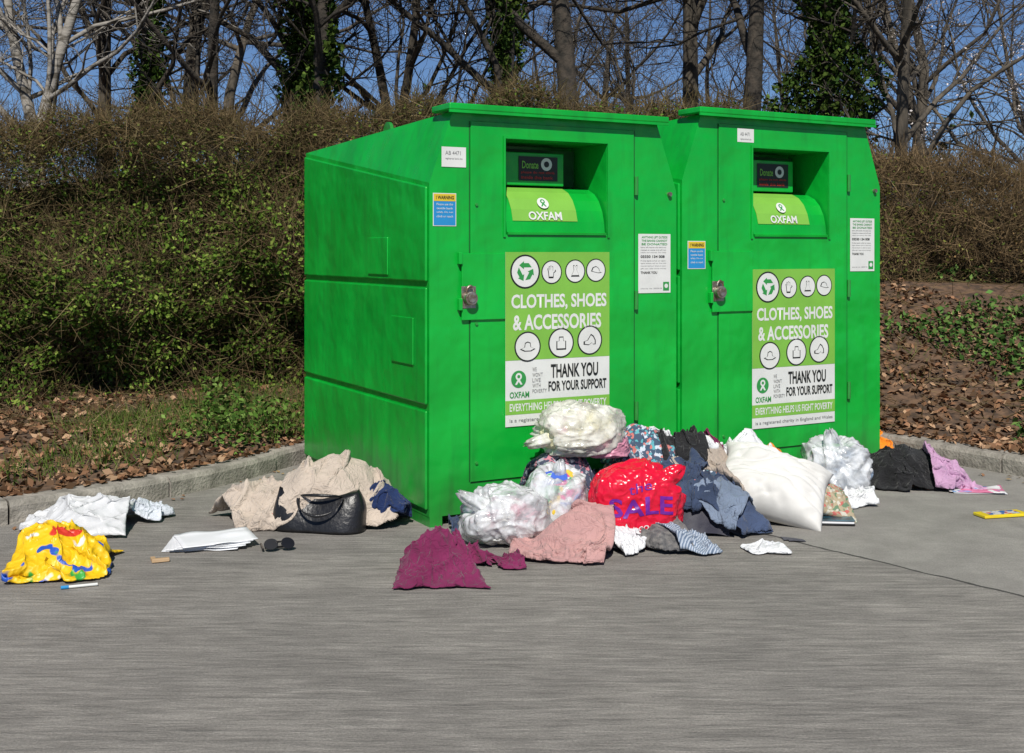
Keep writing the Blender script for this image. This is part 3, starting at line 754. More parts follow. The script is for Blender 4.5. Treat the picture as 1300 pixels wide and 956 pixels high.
for k, yy in enumerate((-.095, -.05)):
    pts, fs = [], []
    for i in range(25):
        a = math.pi*i/24
        for j in range(8):
            b = 2*math.pi*j/8; rr = .008
            pts.append((.11*math.cos(a)+.02+rr*math.cos(b)*math.cos(a), yy-.07*math.sin(a)+rr*math.sin(b), .165-(.07 if k == 0 else -.02)*math.sin(a)+rr*math.cos(b)*math.sin(a)))
    for i in range(24):
        for j in range(8): fs.append((i*8+j, i*8+(j+1) % 8, (i+1)*8+(j+1) % 8, (i+1)*8+j))
    mesh('handle_%d' % k, pts, fs, m_leather, Eh, True)
m_navyv = fabric('navy_velvet', (.018, .04, .13), (.010, .02, .07))
g('navy_garment', m_navyv, cu(487, 5.9), (.44, .38), .4, 331, 'sheet', nf=2, wl=.11)
mound(hx+.08, hy+.16, .32, .19, .27, .7); mound(hx-.26, hy+.16, .36, .20, .15, .9)
mound(hx+.0, hy+.0, .22, .11, .19, .3)
Ec = empty('beige_coat', (0, 0, 0))
g('coat_lower', m_beige, (hx-.26, hy+.14), (.92, .50), .3, 321, 'sheet', nf=1, wl=.15, thick=.006, parent=Ec, n=150, bl=7, ymin=hy-.08, cap=.03)
g('coat_upper', m_beige, (hx+.05, hy+.14), (.96, .58), .12, 323, 'sheet', nf=1, wl=.15, thick=.006, parent=Ec, n=150, bl=7, ymin=hy-.06)
m_mar = fabric('maroon_jersey', (.20, .024, .09), (.14, .015, .06))
g('maroon_top', m_mar, cu(560, 5.03), (.60, .50), .15, 343, 'shirt', nf=1, wl=.12, wamp=1.25, puff=.05)
g('maroon_sock', m_mar, cu(650, 5.12), (.16, .14), .2, 344, 'sheet', nf=1, wl=.07, n=70, puff=.02)

# ------------------------------------------------------------------ main pile
def pattern_mat(name, base, cols, scale=16):
    return plastic_mat(name, base, patches=[(c_, .56+.015*i) for i, c_ in enumerate(cols)], pscale=scale, transl=.0, rough=.9, crinkle=.15)
m_dpat = pattern_mat('dark_patterned_fabric', (.05, .06, .10), [(.32, .33, .38), (.5, .2, .25)], 38)
m_bpat = pattern_mat('blue_patterned_fabric', (.045, .08, .13), [(.5, .55, .62), (.5, .16, .14), (.1, .35, .40)], 40)
m_tweed = fabric('grey_tweed', (.20, .19, .18), (.08, .08, .085), scale=45)
m_jean = fabric('denim', (.055, .08, .15), (.03, .045, .085)); m_gblue = fabric('grey_blue_cotton', (.20, .25, .34), (.15, .19, .26))
m_wht = fabric('white_cotton', (.72, .73, .74), (.62, .63, .65)); m_cream2 = fabric('cream_knit', (.48, .41, .34), (.36, .30, .25), bump=.4)
m_org = fabric('orange_cotton', (.80, .26, .02), (.66, .19, .01))
m_dpink = fabric('dusty_pink_knit', (.50, .29, .27), (.43, .245, .235), bump=.4, weave=260)
def stripe_mat(name, a, b, sc, ang=0.5):
    m = bpy.data.materials.new(name); nt, N, L, P = nodes_of(m); P.inputs['Roughness'].default_value = .9
    tc = N.new('ShaderNodeTexCoord'); mp = N.new('ShaderNodeMapping'); mp.inputs['Rotation'].default_value = (0, 0, ang); L.new(tc.outputs['Object'], mp.inputs[0])
    wv = N.new('ShaderNodeTexWave'); wv.inputs['Scale'].default_value = sc; wv.inputs['Distortion'].default_value = 1.5; L.new(mp.outputs[0], wv.inputs['Vector'])
    r = N.new('ShaderNodeValToRGB'); r.color_ramp.elements[0].color = (*a, 1); r.color_ramp.elements[1].color = (*b, 1); r.color_ramp.elements[0].position = .4; r.color_ramp.elements[1].position = .6
    L.new(wv.outputs[0], r.inputs[0]); L.new(r.outputs[0], P.inputs['Base Color']); return m
m_bstr = stripe_mat('blue_stripe_cotton', (.14, .19, .27), (.40, .45, .52), 30)
g('grey_top', m_fl, cu(768, 5.52), (.46, .32), .3, 401, 'sheet', nf=1, puff=.02)
g('tweed_jacket', m_tweed, cu(836, 5.58), (.62, .42), -.2, 402, 'sheet', nf=2, wl=.12, puff=.05)
g('navy_jeans', m_jean, cu(900, 5.78), (.52, .48), .8, 403, 'sheet', nf=2, wl=.12, puff=.05)
g('striped_shirt', m_bstr, cu(866, 5.46), (.42, .30), .1, 404, 'sheet', nf=1, wl=.09, puff=.04)
g('grey_blue_top', m_gblue, cu(927, 5.80), (.44, .36), -.5, 405, 'sheet', nf=1, wl=.11, puff=.05)
g('white_vest', m_wht, cu(790, 5.40), (.28, .22), .5, 406, 'sheet', nf=1, wl=.08, puff=.02)
g('pink_jumper', m_dpink, cu(726, 5.38), (.60, .46), -.1, 408, 'sheet', nf=1, wl=.13, thick=.008, puff=.05)
g('black_trousers', m_blk, cu(918, 6.35), (.72, .50), .4, 409, 'sheet', nf=1, wl=.12, bins=True)
g('dark_patterned_dress', m_dpat, cu(700, 5.90), (.70, .5), .3, 410, 'sheet', nf=2, wl=.11, bins=True)
g('cream_cardigan', m_cream2, cu(892, 6.02), (.54, .44), .2, 411, 'sheet', nf=2, wl=.11)
g('blue_patterned_dress', m_bpat, cu(820, 6.08), (.84, .58), -.15, 412, 'sheet', nf=2, wl=.12, bins=True, bl=5)
g('white_shirt', m_wht, cu(884, 6.2), (.46, .38), .9, 413, 'sheet', nf=2, wl=.11, bins=True)
g('orange_tshirt', m_org, cu(968, 6.66), (.42, .32), .3, 414, 'sheet', nf=1, wl=.11, bins=True)
g('white_blouse', m_wht, cu(950, 6.46), (.44, .34), .2, 415, 'sheet', nf=2, wl=.10, bins=True)
g('dark_patterned_scarf', m_dpat, cu(760, 5.95), (.5, .26), -.6, 416, 'sheet', nf=1, wl=.10, bins=True)
g('beige_top', m_cream2, cu(916, 6.04), (.34, .28), .9, 417, 'sheet', nf=1, wl=.1)
g('black_cardigan', m_blk, cu(868, 6.10), (.34, .22), .3, 427, 'sheet', nf=1, wl=.1)
g('dark_blue_cloth', m_jean, cu(588, 5.76), (.26, .18), .2, 418, 'sheet', nf=1, wl=.08, bins=True, puff=.03)
g('navy_scarf', m_jean, cu(872, 5.90), (.36, .18), -.3, 419, 'sheet', nf=1, wl=.08)
g('maroon_scarf', m_mar, cu(905, 6.22), (.22, .14), .5, 426, 'sheet', nf=1, wl=.08)
g('black_coat', m_blk, cu(1132, 6.96), (.72, .50), -.2, 420, 'sheet', nf=1, wl=.13, puff=.04, bl=6)
g('black_scarf', m_blk, cu(1168, 6.86), (.48, .28), .2, 421, 'sheet', nf=1, wl=.1, bl=6)
m_lil = fabric('lilac_cotton', (.52, .31, .47), (.43, .25, .39))
g('lilac_top', m_lil, cu(1206, 6.84), (.44, .32), .1, 422, 'sheet', nf=1, wl=.11, bl=6)
g('white_vest', m_wht, cu(1078, 6.42), (.44, .30), .2, 423, 'sheet', nf=1, wl=.10)
g('crumpled_tissue', m_wht, cu(972, 5.38), (.22, .16), .3, 424, 'sheet', nf=1, wl=.1, wamp=.4, thick=.001, puff=0)
g('orange_cloth', m_org, (2.44, 8.12), (.40, .36), .5, 425, 'sheet', nf=1, wl=.11)

m_clear = plastic_mat('translucent_polythene', (.86, .88, .90), transl=.2, crinkle=.3, clear=.42, rough=.15, vscale=16)
m_in1 = fabric('pink_and_white_contents', (.70, .36, .44), (.72, .72, .70), scale=8, contrast=(.48, .52))
x, y = gp(640, 703)
OC = (1.1, .6, .3, .12)
b1 = blob('white_bin_bag', (x, y+.19, .125), (.20, .16, .15), 71, m_clear, amp=.15, flatten=.8, neck=((-.8, -.1, .6), .35), rz=.3, sag=.2, octs=OC)
blob('contents', (0, 0, -.015), (.165, .13, .105), 72, m_in1, amp=.18, flatten=.9, parent=b1)
m_stripe = plastic_mat('bundled_clothes', (.6, .6, .6), patches=[((.6, .05, .24), .50), ((.04, .35, .12), .54), ((.05, .12, .5), .56), ((.7, .5, .05), .58)], pscale=11, transl=0, crinkle=.2, rough=.9)
c = at3(706, 624, 5.66)
b2 = blob('clear_bag_of_clothes', (c[0], c[1], .170), (.16, .15, .18), 75, m_clear, amp=.10, flatten=.9, neck=((.1, -.3, 1), .2), octs=OC)
blob('contents', (0, 0, -.01), (.145, .14, .16), 76, m_stripe, amp=.08, flatten=.9, parent=b2)
m_redbag = plastic_mat('red_polythene', (.66, .008, .035), transl=.05, crinkle=.6, rough=.22, vscale=17)
rb_ob = blob('red_sale_bag', (.585, 5.58, .19), (.225, .13, .185), 97, m_redbag, amp=.11, flatten=.98, neck=((.9, -.1, .75), .18), freq=2.2, power=2.8, rz=.12, sag=.10, octs=(.9, .8, .5, .25))
m_purple = pmat('purple_print', (.16, .012, .30), rough=.4)
def wrap_text(target, body, x0, x1, z0, z1, mat, bold=.02, rot=0):
    me = text_mesh(body, bold)
    bm = bmesh.new(); bm.from_mesh(me)
    bmesh.ops.triangulate(bm, faces=bm.faces[:])
    for _ in range(5):
        es = [e for e in bm.edges if e.calc_length() > .07]
        if es: bmesh.ops.subdivide_edges(bm, edges=es, cuts=1); bmesh.ops.triangulate(bm, faces=bm.faces[:])
    xs_ = [v.co.x for v in bm.verts]; ys_ = [v.co.y for v in bm.verts]
    a, b, c_, d_ = min(xs_), max(xs_), min(ys_), max(ys_)
    tm = target.data
    bvh = BVHTree.FromPolygons([v.co.copy() for v in tm.vertices], [tuple(p.vertices) for p in tm.polygons])
    for v in bm.verts:
        X_ = x0+(v.co.x-a)/(b-a)*(x1-x0); Z_ = z0+(v.co.y-c_)/(d_-c_)*(z1-z0)
        Z_ += (X_-(x0+x1)/2)*math.tan(rot)+.006*math.sin(X_*30)
        h = bvh.ray_cast(Vector((X_, -1, Z_)), Vector((0, 1, 0)))
        v.co = Vector((X_, (h[0].y if h[0] else 0)-.003, Z_))
    bm.to_mesh(me); bm.free(); me.name = 'bag_print'
    me.materials.clear(); me.materials.append(mat)
    o = bpy.data.objects.new('bag_print', me); link(o, target); return o
wrap_text(rb_ob, 'SALE', -.15, .15, -.05, .035, m_purple, .02, rot=.05)
wrap_text(rb_ob, 'the', -.06, .05, .06, .105, m_purple, .0, rot=.1)
wrap_text(rb_ob, 'next.co.uk', -.12, .10, -.118, -.085, pmat('pink_print', (.8, .6, .62), rough=.4), .01, rot=.03)

m_cream = plastic_mat('cream_polythene', (.88, .88, .80), transl=.2, crinkle=.3, clear=.40, rough=.15, vscale=16)
c = at3(735, 535, 6.0)
b3 = blob('white_plastic_sack', (c[0], c[1]-.06, .475), (.235, .15, .15), 103, m_cream, amp=.16, flatten=.85, neck=((-.9, -.2, -.35), .3), rz=.25, sag=.15, octs=OC)
m_in3 = fabric('yellow_pink_contents', (.78, .74, .48), (.70, .40, .50), scale=6, contrast=(.38, .46))
blob('contents', (.0, 0, -.015), (.20, .125, .115), 105, m_in3, amp=.15, parent=b3, rz=.1)
c = at3(772, 560, 5.95)
m_pinkp = plastic_mat('pink_polythene', (.65, .28, .38), transl=.15)
blob('pink_plastic_bag', (c[0], c[1], .38), (.11, .09, .07), 104, m_pinkp, amp=.2)

def pillow(name, loc, rot, sx_, sy_, th, mat, seed, spin=0):
    n = 64; nz = fnoise(seed, 4, 2); nz2 = fnoise(seed+1, 9, 2); nz3 = fnoise(seed+2, 3, 2)
    u = np.linspace(-1, 1, n); U, W2 = np.meshgrid(u, u, indexing='ij'); UV = np.stack([U, W2], -1)
    m_ = np.maximum(np.abs(U), np.abs(W2))
    prof_ = (np.clip(1-np.abs(U)**2.4, 0, 1)*np.clip(1-np.abs(W2)**2.4, 0, 1))**.5
    X_ = U*(sx_/2)*(1-.10*(1-W2**2)*np.abs(U)); Y_ = W2*(sy_/2)*(1-.10*(1-U**2)*np.abs(W2))
    X_ = X_+.012*nz3(UV); Y_ = Y_+.012*nz3(UV[..., ::-1])
    ang = np.arctan2(W2, U)
    wr = -.013*np.abs(np.sin(ang*9+2.5*nz(UV)))*np.exp(-((m_-.72)/.2)**2)*(m_ < .995)
    cr = -.018*(1-np.abs(nz(UV*1.2)))**4*prof_-.010*(1-np.abs(nz2(UV)))**4*prof_
    top = np.stack([X_, Y_, prof_*th/2*(1+.15*nz(UV*.7))+wr+cr], -1); bot = np.stack([X_, Y_, -prof_*th/2*.8], -1)
    V_ = np.concatenate([top.reshape(-1, 3), bot.reshape(-1, 3)])
    c_, s_ = math.cos(spin), math.sin(spin)
    V_ = np.stack([V_[:, 0]*c_-V_[:, 1]*s_, V_[:, 0]*s_+V_[:, 1]*c_, V_[:, 2]], -1)
    idx = np.arange(n*n).reshape(n, n)
    Fq = np.stack([idx[:-1, :-1], idx[1:, :-1], idx[1:, 1:], idx[:-1, 1:]], -1).reshape(-1, 4)
    Fall = np.concatenate([Fq, Fq[:, ::-1]+n*n])
    ob = fastmesh(name, V_, Fall, mat, None, smooth=True)
    wd = ob.modifiers.new('w', 'WELD'); wd.merge_threshold = .0008
    ob.location = loc; ob.rotation_euler = rot
    return ob
m_pil = pmat('white_pillow_cotton', (.68, .67, .64), (.60, .59, .56), scale=4, rough=.95, bump=.1, bscale=14, spec=.15)
c = at3(982, 617, 5.98)
pillow('white_pillow', (c[0], c[1]+.02, .175), (math.radians(34), math.radians(8), math.radians(-4)), .57, .44, .32, m_pil, 204, spin=-.22)
c = at3(1063, 590, 6.6)
b4 = blob('white_carrier_bag', (c[0], c[1], .16), (.19, .16, .165), 213, m_clear, amp=.15, neck=((-.2, -.2, .9), .3), flatten=.9, sag=.2, octs=OC)
blob('contents', (0, 0, -.02), (.16, .13, .13), 214, fabric('white_blue_contents', (.72, .73, .74), (.22, .30, .42), scale=9, contrast=(.5, .6)), amp=.14, parent=b4)
m_pais = pattern_mat('paisley_fabric', (.36, .30, .20), [(.12, .2, .12), (.45, .12, .1), (.5, .48, .4)], 30)
c = at3(1047, 640, 6.0)
pillow('paisley_cushion', (c[0], c[1]+.03, .10), (math.radians(32), math.radians(14), math.radians(15)), .32, .27, .12, m_pais, 221)
Eb = empty('dark_book', (*gp(1050, 665), 0), math.radians(-6))
box('cover', -.16, .13, -.05, .06, .004, .012, m_gl, Eb, .003); box('pages', -.155, .125, -.045, .055, .0122, .024, m_paper, Eb, .001); box('cover_top', -.16, .13, -.05, .06, .0245, .031, pmat('teal_cover', (.02, .10, .14), (.01, .015, .02), scale=20, rough=.3), Eb, .003)
Em = empty('pink_magazine', (*gp(1238, 624), 0), math.radians(-12))
m_mag = plastic_mat('magazine_cover', (.7, .2, .35), patches=[((.75, .75, .75), .5), ((.1, .3, .6), .6)], pscale=14, transl=0, crinkle=.05)
sheet('cover', .30, .17, .012, 0, (0, 0), m_mag, Em, .012, 41); sheet('back_pages', .29, .165, .005, .08, (.01, 0), m_paper, Em, .004, 42)
Ed = empty('yellow_dvd_case', (*gp(1273, 655), 0), math.radians(14))
m_dvd = pmat('yellow_case', (.75, .6, .02), (.7, .5, .02), rough=.3)
box('case', -.14, .12, -.05, .05, .003, .018, m_dvd, Ed, .003)
box('cover_art', -.10, .08, -.034, .036, .0185, .0195, plastic_mat('cover_art', (.05, .15, .4), patches=[((.6, .6, .6), .52), ((.6, .1, .05), .6)], pscale=30, transl=0, crinkle=0), Ed)

# ------------------------------------------------------------------ vegetation helpers
rng = np.random.RandomState(77)
def leaves(name, C, size, col, mat, parent=None, upb=0.0, aspect=.6, facing=None):
    N_ = len(C); nrm = rng.normal(size=(N_, 3)); nrm[:, 2] += upb
    if facing is not None: nrm += np.array(facing)
    nrm /= np.linalg.norm(nrm, axis=1)[:, None]
    t = rng.normal(size=(N_, 3)); t -= nrm*(t*nrm).sum(1)[:, None]; t /= np.linalg.norm(t, axis=1)[:, None]
    b = np.cross(nrm, t); s_ = (size*rng.uniform(.6, 1.35, N_))[:, None]
    V = np.stack([C+t*s_, C+b*s_*aspect+nrm*s_*.15, C-t*s_, C-b*s_*aspect+nrm*s_*.15], 1).reshape(-1, 3)
    Fq = np.arange(N_*4).reshape(-1, 4)
    return fastmesh(name, V, Fq, mat, parent, np.repeat(col, 4, axis=0))
def twigs(name, P0, P1, r, col, mat, parent=None, taper=.4):
    N_ = len(P0); d = P1-P0; d /= np.linalg.norm(d, axis=1)[:, None]+1e-9
    a = np.cross(d, rng.normal(size=(N_, 3))); a /= np.linalg.norm(a, axis=1)[:, None]+1e-9; b = np.cross(d, a)
    V = []
    for P, k in ((P0, 1.), (P1, taper)):
        for j in range(3):
            an = 2*math.pi*j/3; V.append(P+(a*math.cos(an)+b*math.sin(an))*(r*k)[:, None])
    V = np.stack(V, 1).reshape(-1, 3); o = np.arange(N_)[:, None]*6
    Fq = np.concatenate([o+np.array([[0, 1, 4, 3]]), o+np.array([[1, 2, 5, 4]]), o+np.array([[2, 0, 3, 5]])])
    return fastmesh(name, V, Fq, mat, parent, np.repeat(col, 6, axis=0))
def mixcol(N_, cols, jit=.2):
    cols = np.array(cols); c_ = cols[rng.randint(len(cols), size=N_)]
    return c_*(1+rng.uniform(-jit, jit, (N_, 1)))
M_leaf = attrmat('leaf_foliage'); M_twig = attrmat('twig_bark')

# ------------------------------------------------------------------ hedges
def hedge(x0, x1, yfun, topfun, depth, n_tw, n_lf, greenfun, tcols, lcols, ucols, leafsize, dens_seed, name='hedge'):
    E = empty(name)
    ln = fnoise(dens_seed, 2.6, 2); ln2 = fnoise(dens_seed+1, 6, 3); ln3 = fnoise(dens_seed+2, 9, 2)
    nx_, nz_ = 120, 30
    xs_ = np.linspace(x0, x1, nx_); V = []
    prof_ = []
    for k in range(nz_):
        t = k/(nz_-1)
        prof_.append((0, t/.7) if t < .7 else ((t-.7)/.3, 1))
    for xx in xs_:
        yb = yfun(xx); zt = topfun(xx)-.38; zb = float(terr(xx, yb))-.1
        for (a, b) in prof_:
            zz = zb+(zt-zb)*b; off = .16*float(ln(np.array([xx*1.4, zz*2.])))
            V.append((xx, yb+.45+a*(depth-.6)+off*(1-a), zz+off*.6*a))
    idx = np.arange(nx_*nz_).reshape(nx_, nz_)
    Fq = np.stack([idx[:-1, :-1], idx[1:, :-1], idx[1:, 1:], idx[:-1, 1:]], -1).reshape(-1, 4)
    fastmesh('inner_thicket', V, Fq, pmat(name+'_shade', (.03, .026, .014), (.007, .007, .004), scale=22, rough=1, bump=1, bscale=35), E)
    def sample(N_, deepk=.2):
        X_ = rng.uniform(x0, x1, N_); yb = yfun(X_); zt = topfun(X_)+.12*ln(np.stack([X_*2.5, X_*0], -1))+.06*ln3(np.stack([X_, X_*0], -1)); zb = terr(X_, yb)
        tt = rng.uniform(0, 1, N_)**.85; Z_ = zb+(zt-zb)*tt
        q = np.stack([X_*1.4, Z_*2.0], -1)
        bul = .20*ln(q)+.10*ln3(q*.8)
        dpt = rng.exponential(deepk, N_)
        top = rng.uniform(size=N_) < .20
        Z_ = np.where(top, zt-np.abs(rng.normal(size=N_))*.12, Z_)
        Y_ = yb+bul*(1-.3*tt)+np.where(top, rng.uniform(0, depth, N_), np.minimum(dpt, depth))
        Y_ += .25*np.clip(tt-.8, 0, 1)*2
        return X_, Y_, Z_, tt
    X_, Y_, Z_, tt = sample(n_tw)
    P0 = np.stack([X_, Y_, Z_], -1)
    dr = rng.normal(size=(n_tw, 3))*np.array([.8, .5, .7]); dr[:, 2] += .45; dr[:, 1] -= .2
    dr /= np.linalg.norm(dr, axis=1)[:, None]; ln_ = rng.uniform(.05, .30, n_tw)
    P1 = P0+dr*ln_[:, None]
    P0[:, 2] = np.maximum(P0[:, 2], terr(P0[:, 0], P0[:, 1]))
    twigs('twigs', P0, P1, rng.uniform(.0013, .0038, n_tw), mixcol(n_tw, tcols, .4), M_twig, E)
    X_, Y_, Z_, tt = sample(n_lf*2, .14)
    gpn = ln(np.stack([X_*.8+3, Z_*1.3], -1))
    gr = greenfun(X_, Z_, tt)
    pr = np.clip(gr+.22*gpn, .06, 1)*(.5+.5*np.clip(ln2(np.stack([X_*1.5, Y_, Z_*2], -1))+.6, 0, 1))
    kp_ = rng.uniform(size=len(X_)) < pr
    C = np.stack([X_, Y_-.04, Z_], -1)[kp_]; g_ = np.clip(gr[kp_]*1.2-.2+.25*gpn[kp_], 0, 1)
    lum = .55+.8*np.clip(ln2(C*1.3)*.5+.5, 0, 1)
    m1 = mixcol(len(C), lcols, .3); m2 = mixcol(len(C), ucols, .3)
    sel = (rng.uniform(size=len(C)) < g_)[:, None]
    leaves('leaves', C, np.where(sel[:, 0], leafsize, leafsize*.72), np.where(sel, m1, m2)*lum[:, None], M_leaf, E, upb=.4, facing=(0, -.5, .1))
    return E
brown = [(.15, .105, .055), (.12, .085, .042), (.20, .15, .08), (.08, .06, .034), (.14, .115, .055)]
greens = [(.08, .14, .02), (.055, .10, .015), (.12, .18, .03), (.04, .075, .014), (.17, .22, .045)]
olive = [(.11, .125, .03), (.09, .08, .028), (.14, .15, .045), (.07, .075, .02), (.13, .095, .045)]
hedge(-7.5, 1.9, lambda x: 8.5+.14*(np.asarray(x)+4), lambda x: 2.38+.12*np.tanh((np.asarray(x)+3.2)*1.2)+.02*np.asarray(x), 1.5, 90000, 96000,
      lambda x, z, t: np.clip(1.05-.50*np.clip(z-.85, 0, 3), .3, 1), brown, greens, olive, .0185, 300)
hedge(1.5, 9.0, lambda x: 10.9-.02*np.asarray(x), lambda x: 2.20-.03*(np.asarray(x)-3), 1.4, 42000, 24000,
      lambda x, z, t: np.clip(.55-.15*t, .2, 1), [(.20, .14, .075), (.14, .10, .055), (.24, .17, .095), (.09, .065, .04)], [(.09, .12, .03), (.12, .13, .03)], [(.13, .12, .04), (.17, .11, .05), (.10, .09, .03)], .018, 320)

N_ = 26000
X_ = rng.uniform(-5, 6.5, N_); Y_ = yk(X_)+.14+rng.uniform(0, 1, N_)**1.2*4.2
Y_ = np.minimum(Y_, 11.5)
Z_ = terr(X_, Y_)+.008+rng.uniform(0, .02, N_)
leaves('leaf_litter', np.stack([X_, Y_, Z_], -1), np.full(N_, .028), mixcol(N_, [(.26, .14, .08), (.20, .11, .06), (.36, .23, .14), (.14, .08, .045), (.10, .06, .035)], .3), M_leaf, upb=1.6)
n = 90; X_ = np.concatenate([rng.uniform(-3.6, -1.3, 55), rng.uniform(2.4, 3.4, 35)]); Y_ = yk(X_)-.06-rng.exponential(.16, n)
leaves('fallen_leaves', np.stack([X_, Y_, np.full(n, .008)], -1), np.full(n, .016), mixcol(n, [(.26, .14, .08), (.2, .11, .06), (.34, .24, .12)], .3), M_leaf, upb=4)
gn = fnoise(400, 2.5, 2)
def blades(name, N_, xr, dr_, h, dens, cols, wid=.003):
    X_ = rng.uniform(*xr, N_); Y_ = yk(X_)+.14+rng.uniform(*dr_, N_)
    k = rng.uniform(-.4, .8, N_) < gn(np.stack([X_, Y_], -1))+dens
    X_, Y_ = X_[k], Y_[k]; n = len(X_); P0 = np.stack([X_, Y_, terr(X_, Y_)-.01], -1)
    d = rng.normal(size=(n, 3))*np.array([.55, .55, .1]); d[:, 2] = 1; d /= np.linalg.norm(d, axis=1)[:, None]
    P1 = P0+d*(h*rng.uniform(.3, 1.3, n))[:, None]
    return twigs(name, P0, P1, np.full(n, wid), mixcol(n, cols, .3), M_leaf, None, .15)
blades('grass', 22000, (-6.5, -1.0), (0.3, 2.2), .15, -.2, [(.10, .17, .03), (.07, .13, .025), (.14, .20, .04), (.22, .20, .09)])
blades('grass', 4000, (2.4, 6), (1.2, 4.2), .09, -.45, [(.08, .14, .025), (.12, .17, .035)])
def groundleaves(name, N_, xr, yr, thr, hh, size, cols, sd):
    g = fnoise(sd, 2.4, 2); X_ = rng.uniform(*xr, N_); Y_ = rng.uniform(*yr, N_)
    k = (g(np.stack([X_, Y_], -1)) > thr) & (Y_ > yk(X_)+.22)
    X_, Y_ = X_[k], Y_[k]; Z_ = terr(X_, Y_)+rng.uniform(.01, hh, len(X_))
    leaves(name, np.stack([X_, Y_, Z_], -1), np.full(len(X_), size), mixcol(len(X_), cols, .35), M_leaf, upb=1.1)
groundleaves('ivy_ground_cover', 15000, (2.2, 6.5), (7.5, 11.2), .25, .16, .026, [(.05, .11, .025), (.08, .16, .04), (.12, .20, .05), (.03, .06, .015)], 410)
groundleaves('weeds', 17000, (-6, -1.0), (7.2, 9.0), -.05, .24, .02, [(.06, .12, .02), (.10, .17, .035), (.13, .2, .05), (.035, .07, .015)], 420)
n = 2600; X_ = np.concatenate([rng.uniform(2.2, 6.5, 1500), rng.uniform(-5.5, -1, 1100)]); Y_ = np.concatenate([rng.uniform(8.2, 11.2, 1500), rng.uniform(7.6, 9.0, 1100)]); P0 = np.stack([X_, Y_, terr(X_, Y_)+.0], -1)
d = rng.normal(size=(n, 3))*np.array([1, .7, .5]); d[:, 2] = np.abs(d[:, 2]); P1 = P0+d*.16
twigs('fallen_twigs', P0, P1, rng.uniform(.002, .005, n), mixcol(n, brown, .3), M_twig)

# ------------------------------------------------------------------ trees
def tree_geo(seed, H=8.0, r0=.16, nb=(12, 8, 6, 3), fork=.35, spread=.9, droop=0.0, lean=(0, 0), len1=.5):
    rg = random.Random(seed); V = []; Fc = []
    def tube(pts, rs, k):
        b0 = len(V)
        for i, (p, r) in enumerate(zip(pts, rs)):
            d = (pts[min(i+1, len(pts)-1)]-pts[max(i-1, 0)]).normalized()
            a = d.orthogonal().normalized(); b = d.cross(a)
            if i > 0:
                a = (pa - d*pa.dot(d)).normalized(); b = d.cross(a)
            pa = a
            for j in range(k):
                an = 2*math.pi*j/k; q = p+(a*math.cos(an)+b*math.sin(an))*r
                V.append((q.x, q.y, q.z))
        for i in range(len(pts)-1):
            for j in range(k):
                Fc.append((b0+i*k+j, b0+i*k+(j+1) % k, b0+(i+1)*k+(j+1) % k, b0+(i+1)*k+j))
    def grow(p, d, L_, r, lv):
        ns = (10, 7, 5, 4, 2)[lv]; k = (10, 6, 4, 3, 3)[lv]; wob = (.07, .2, .25, .3, .3)[lv]
        pts = [p.copy()]; rs = [r]; q = p.copy(); dd = d.copy()
        for i in range(ns):
            dd = (dd+Vector((rg.gauss(0, wob), rg.gauss(0, wob), rg.gauss(0, wob)+(.05 if lv else .03)-droop*(lv > 1)))).normalized()
            q = q+dd*(L_/ns); pts.append(q.copy()); rs.append(r*(1-.82*(i+1)/ns)+.002)
        if lv == 0: rs[0] *= 1.35
        tube(pts, rs, k)
        if lv >= len(nb): return
        for c_ in range(nb[lv]):
            t = rg.uniform(fork if lv == 0 else .15, 1.0); fi = t*ns; i = min(int(fi), ns-1); fr = fi-i
            bp = pts[i].lerp(pts[i+1], fr); br = rs[i]*(1-fr)+rs[i+1]*fr
            ax = (pts[i+1]-pts[i]).normalized(); o = ax.orthogonal().normalized(); o.rotate(Matrix.Rotation(rg.uniform(0, 6.283), 3, ax))
            an = rg.uniform(.5, 1.15)*spread
            nd = (ax*math.cos(an)+o*math.sin(an)).normalized()
            grow(bp, nd, L_*rg.uniform(.35, .6)*(len1/.5 if lv == 0 else 1)*(1-.35*t), max(br*rg.uniform(.4, .62), .003), lv+1)
    grow(Vector((0, 0, -.3)), Vector((lean[0], lean[1], 1)).normalized(), H, r0, 0)
    return np.array(V), np.array(Fc)
M_bark = pmat('grey_brown_bark', (.12, .10, .075), (.035, .03, .023), scale=10, rough=.95, bump=.8, bscale=25, stretch=(1, 1, .25))
M_pale = pmat('pale_birch_bark', (.26, .24, .21), (.08, .07, .055), scale=6, rough=.9, bump=.5, bscale=20, stretch=(1, 1, 2.5), contrast=(.38, .5))
M_dbark = pmat('dark_bark', (.06, .048, .036), (.02, .018, .014), scale=10, rough=.95, bump=.8, bscale=25)
variants = [tree_geo(1, 8, .12, fork=.28), tree_geo(2, 9, .15, fork=.22, spread=1.0, len1=.65), tree_geo(3, 8, .08, nb=(16, 7, 5, 3), fork=.25), tree_geo(4, 8, .17, fork=.22, nb=(12, 8, 7, 3), spread=1.1, len1=.75), tree_geo(8, 7, .09, nb=(14, 8, 6, 3), fork=.2, droop=.05)]
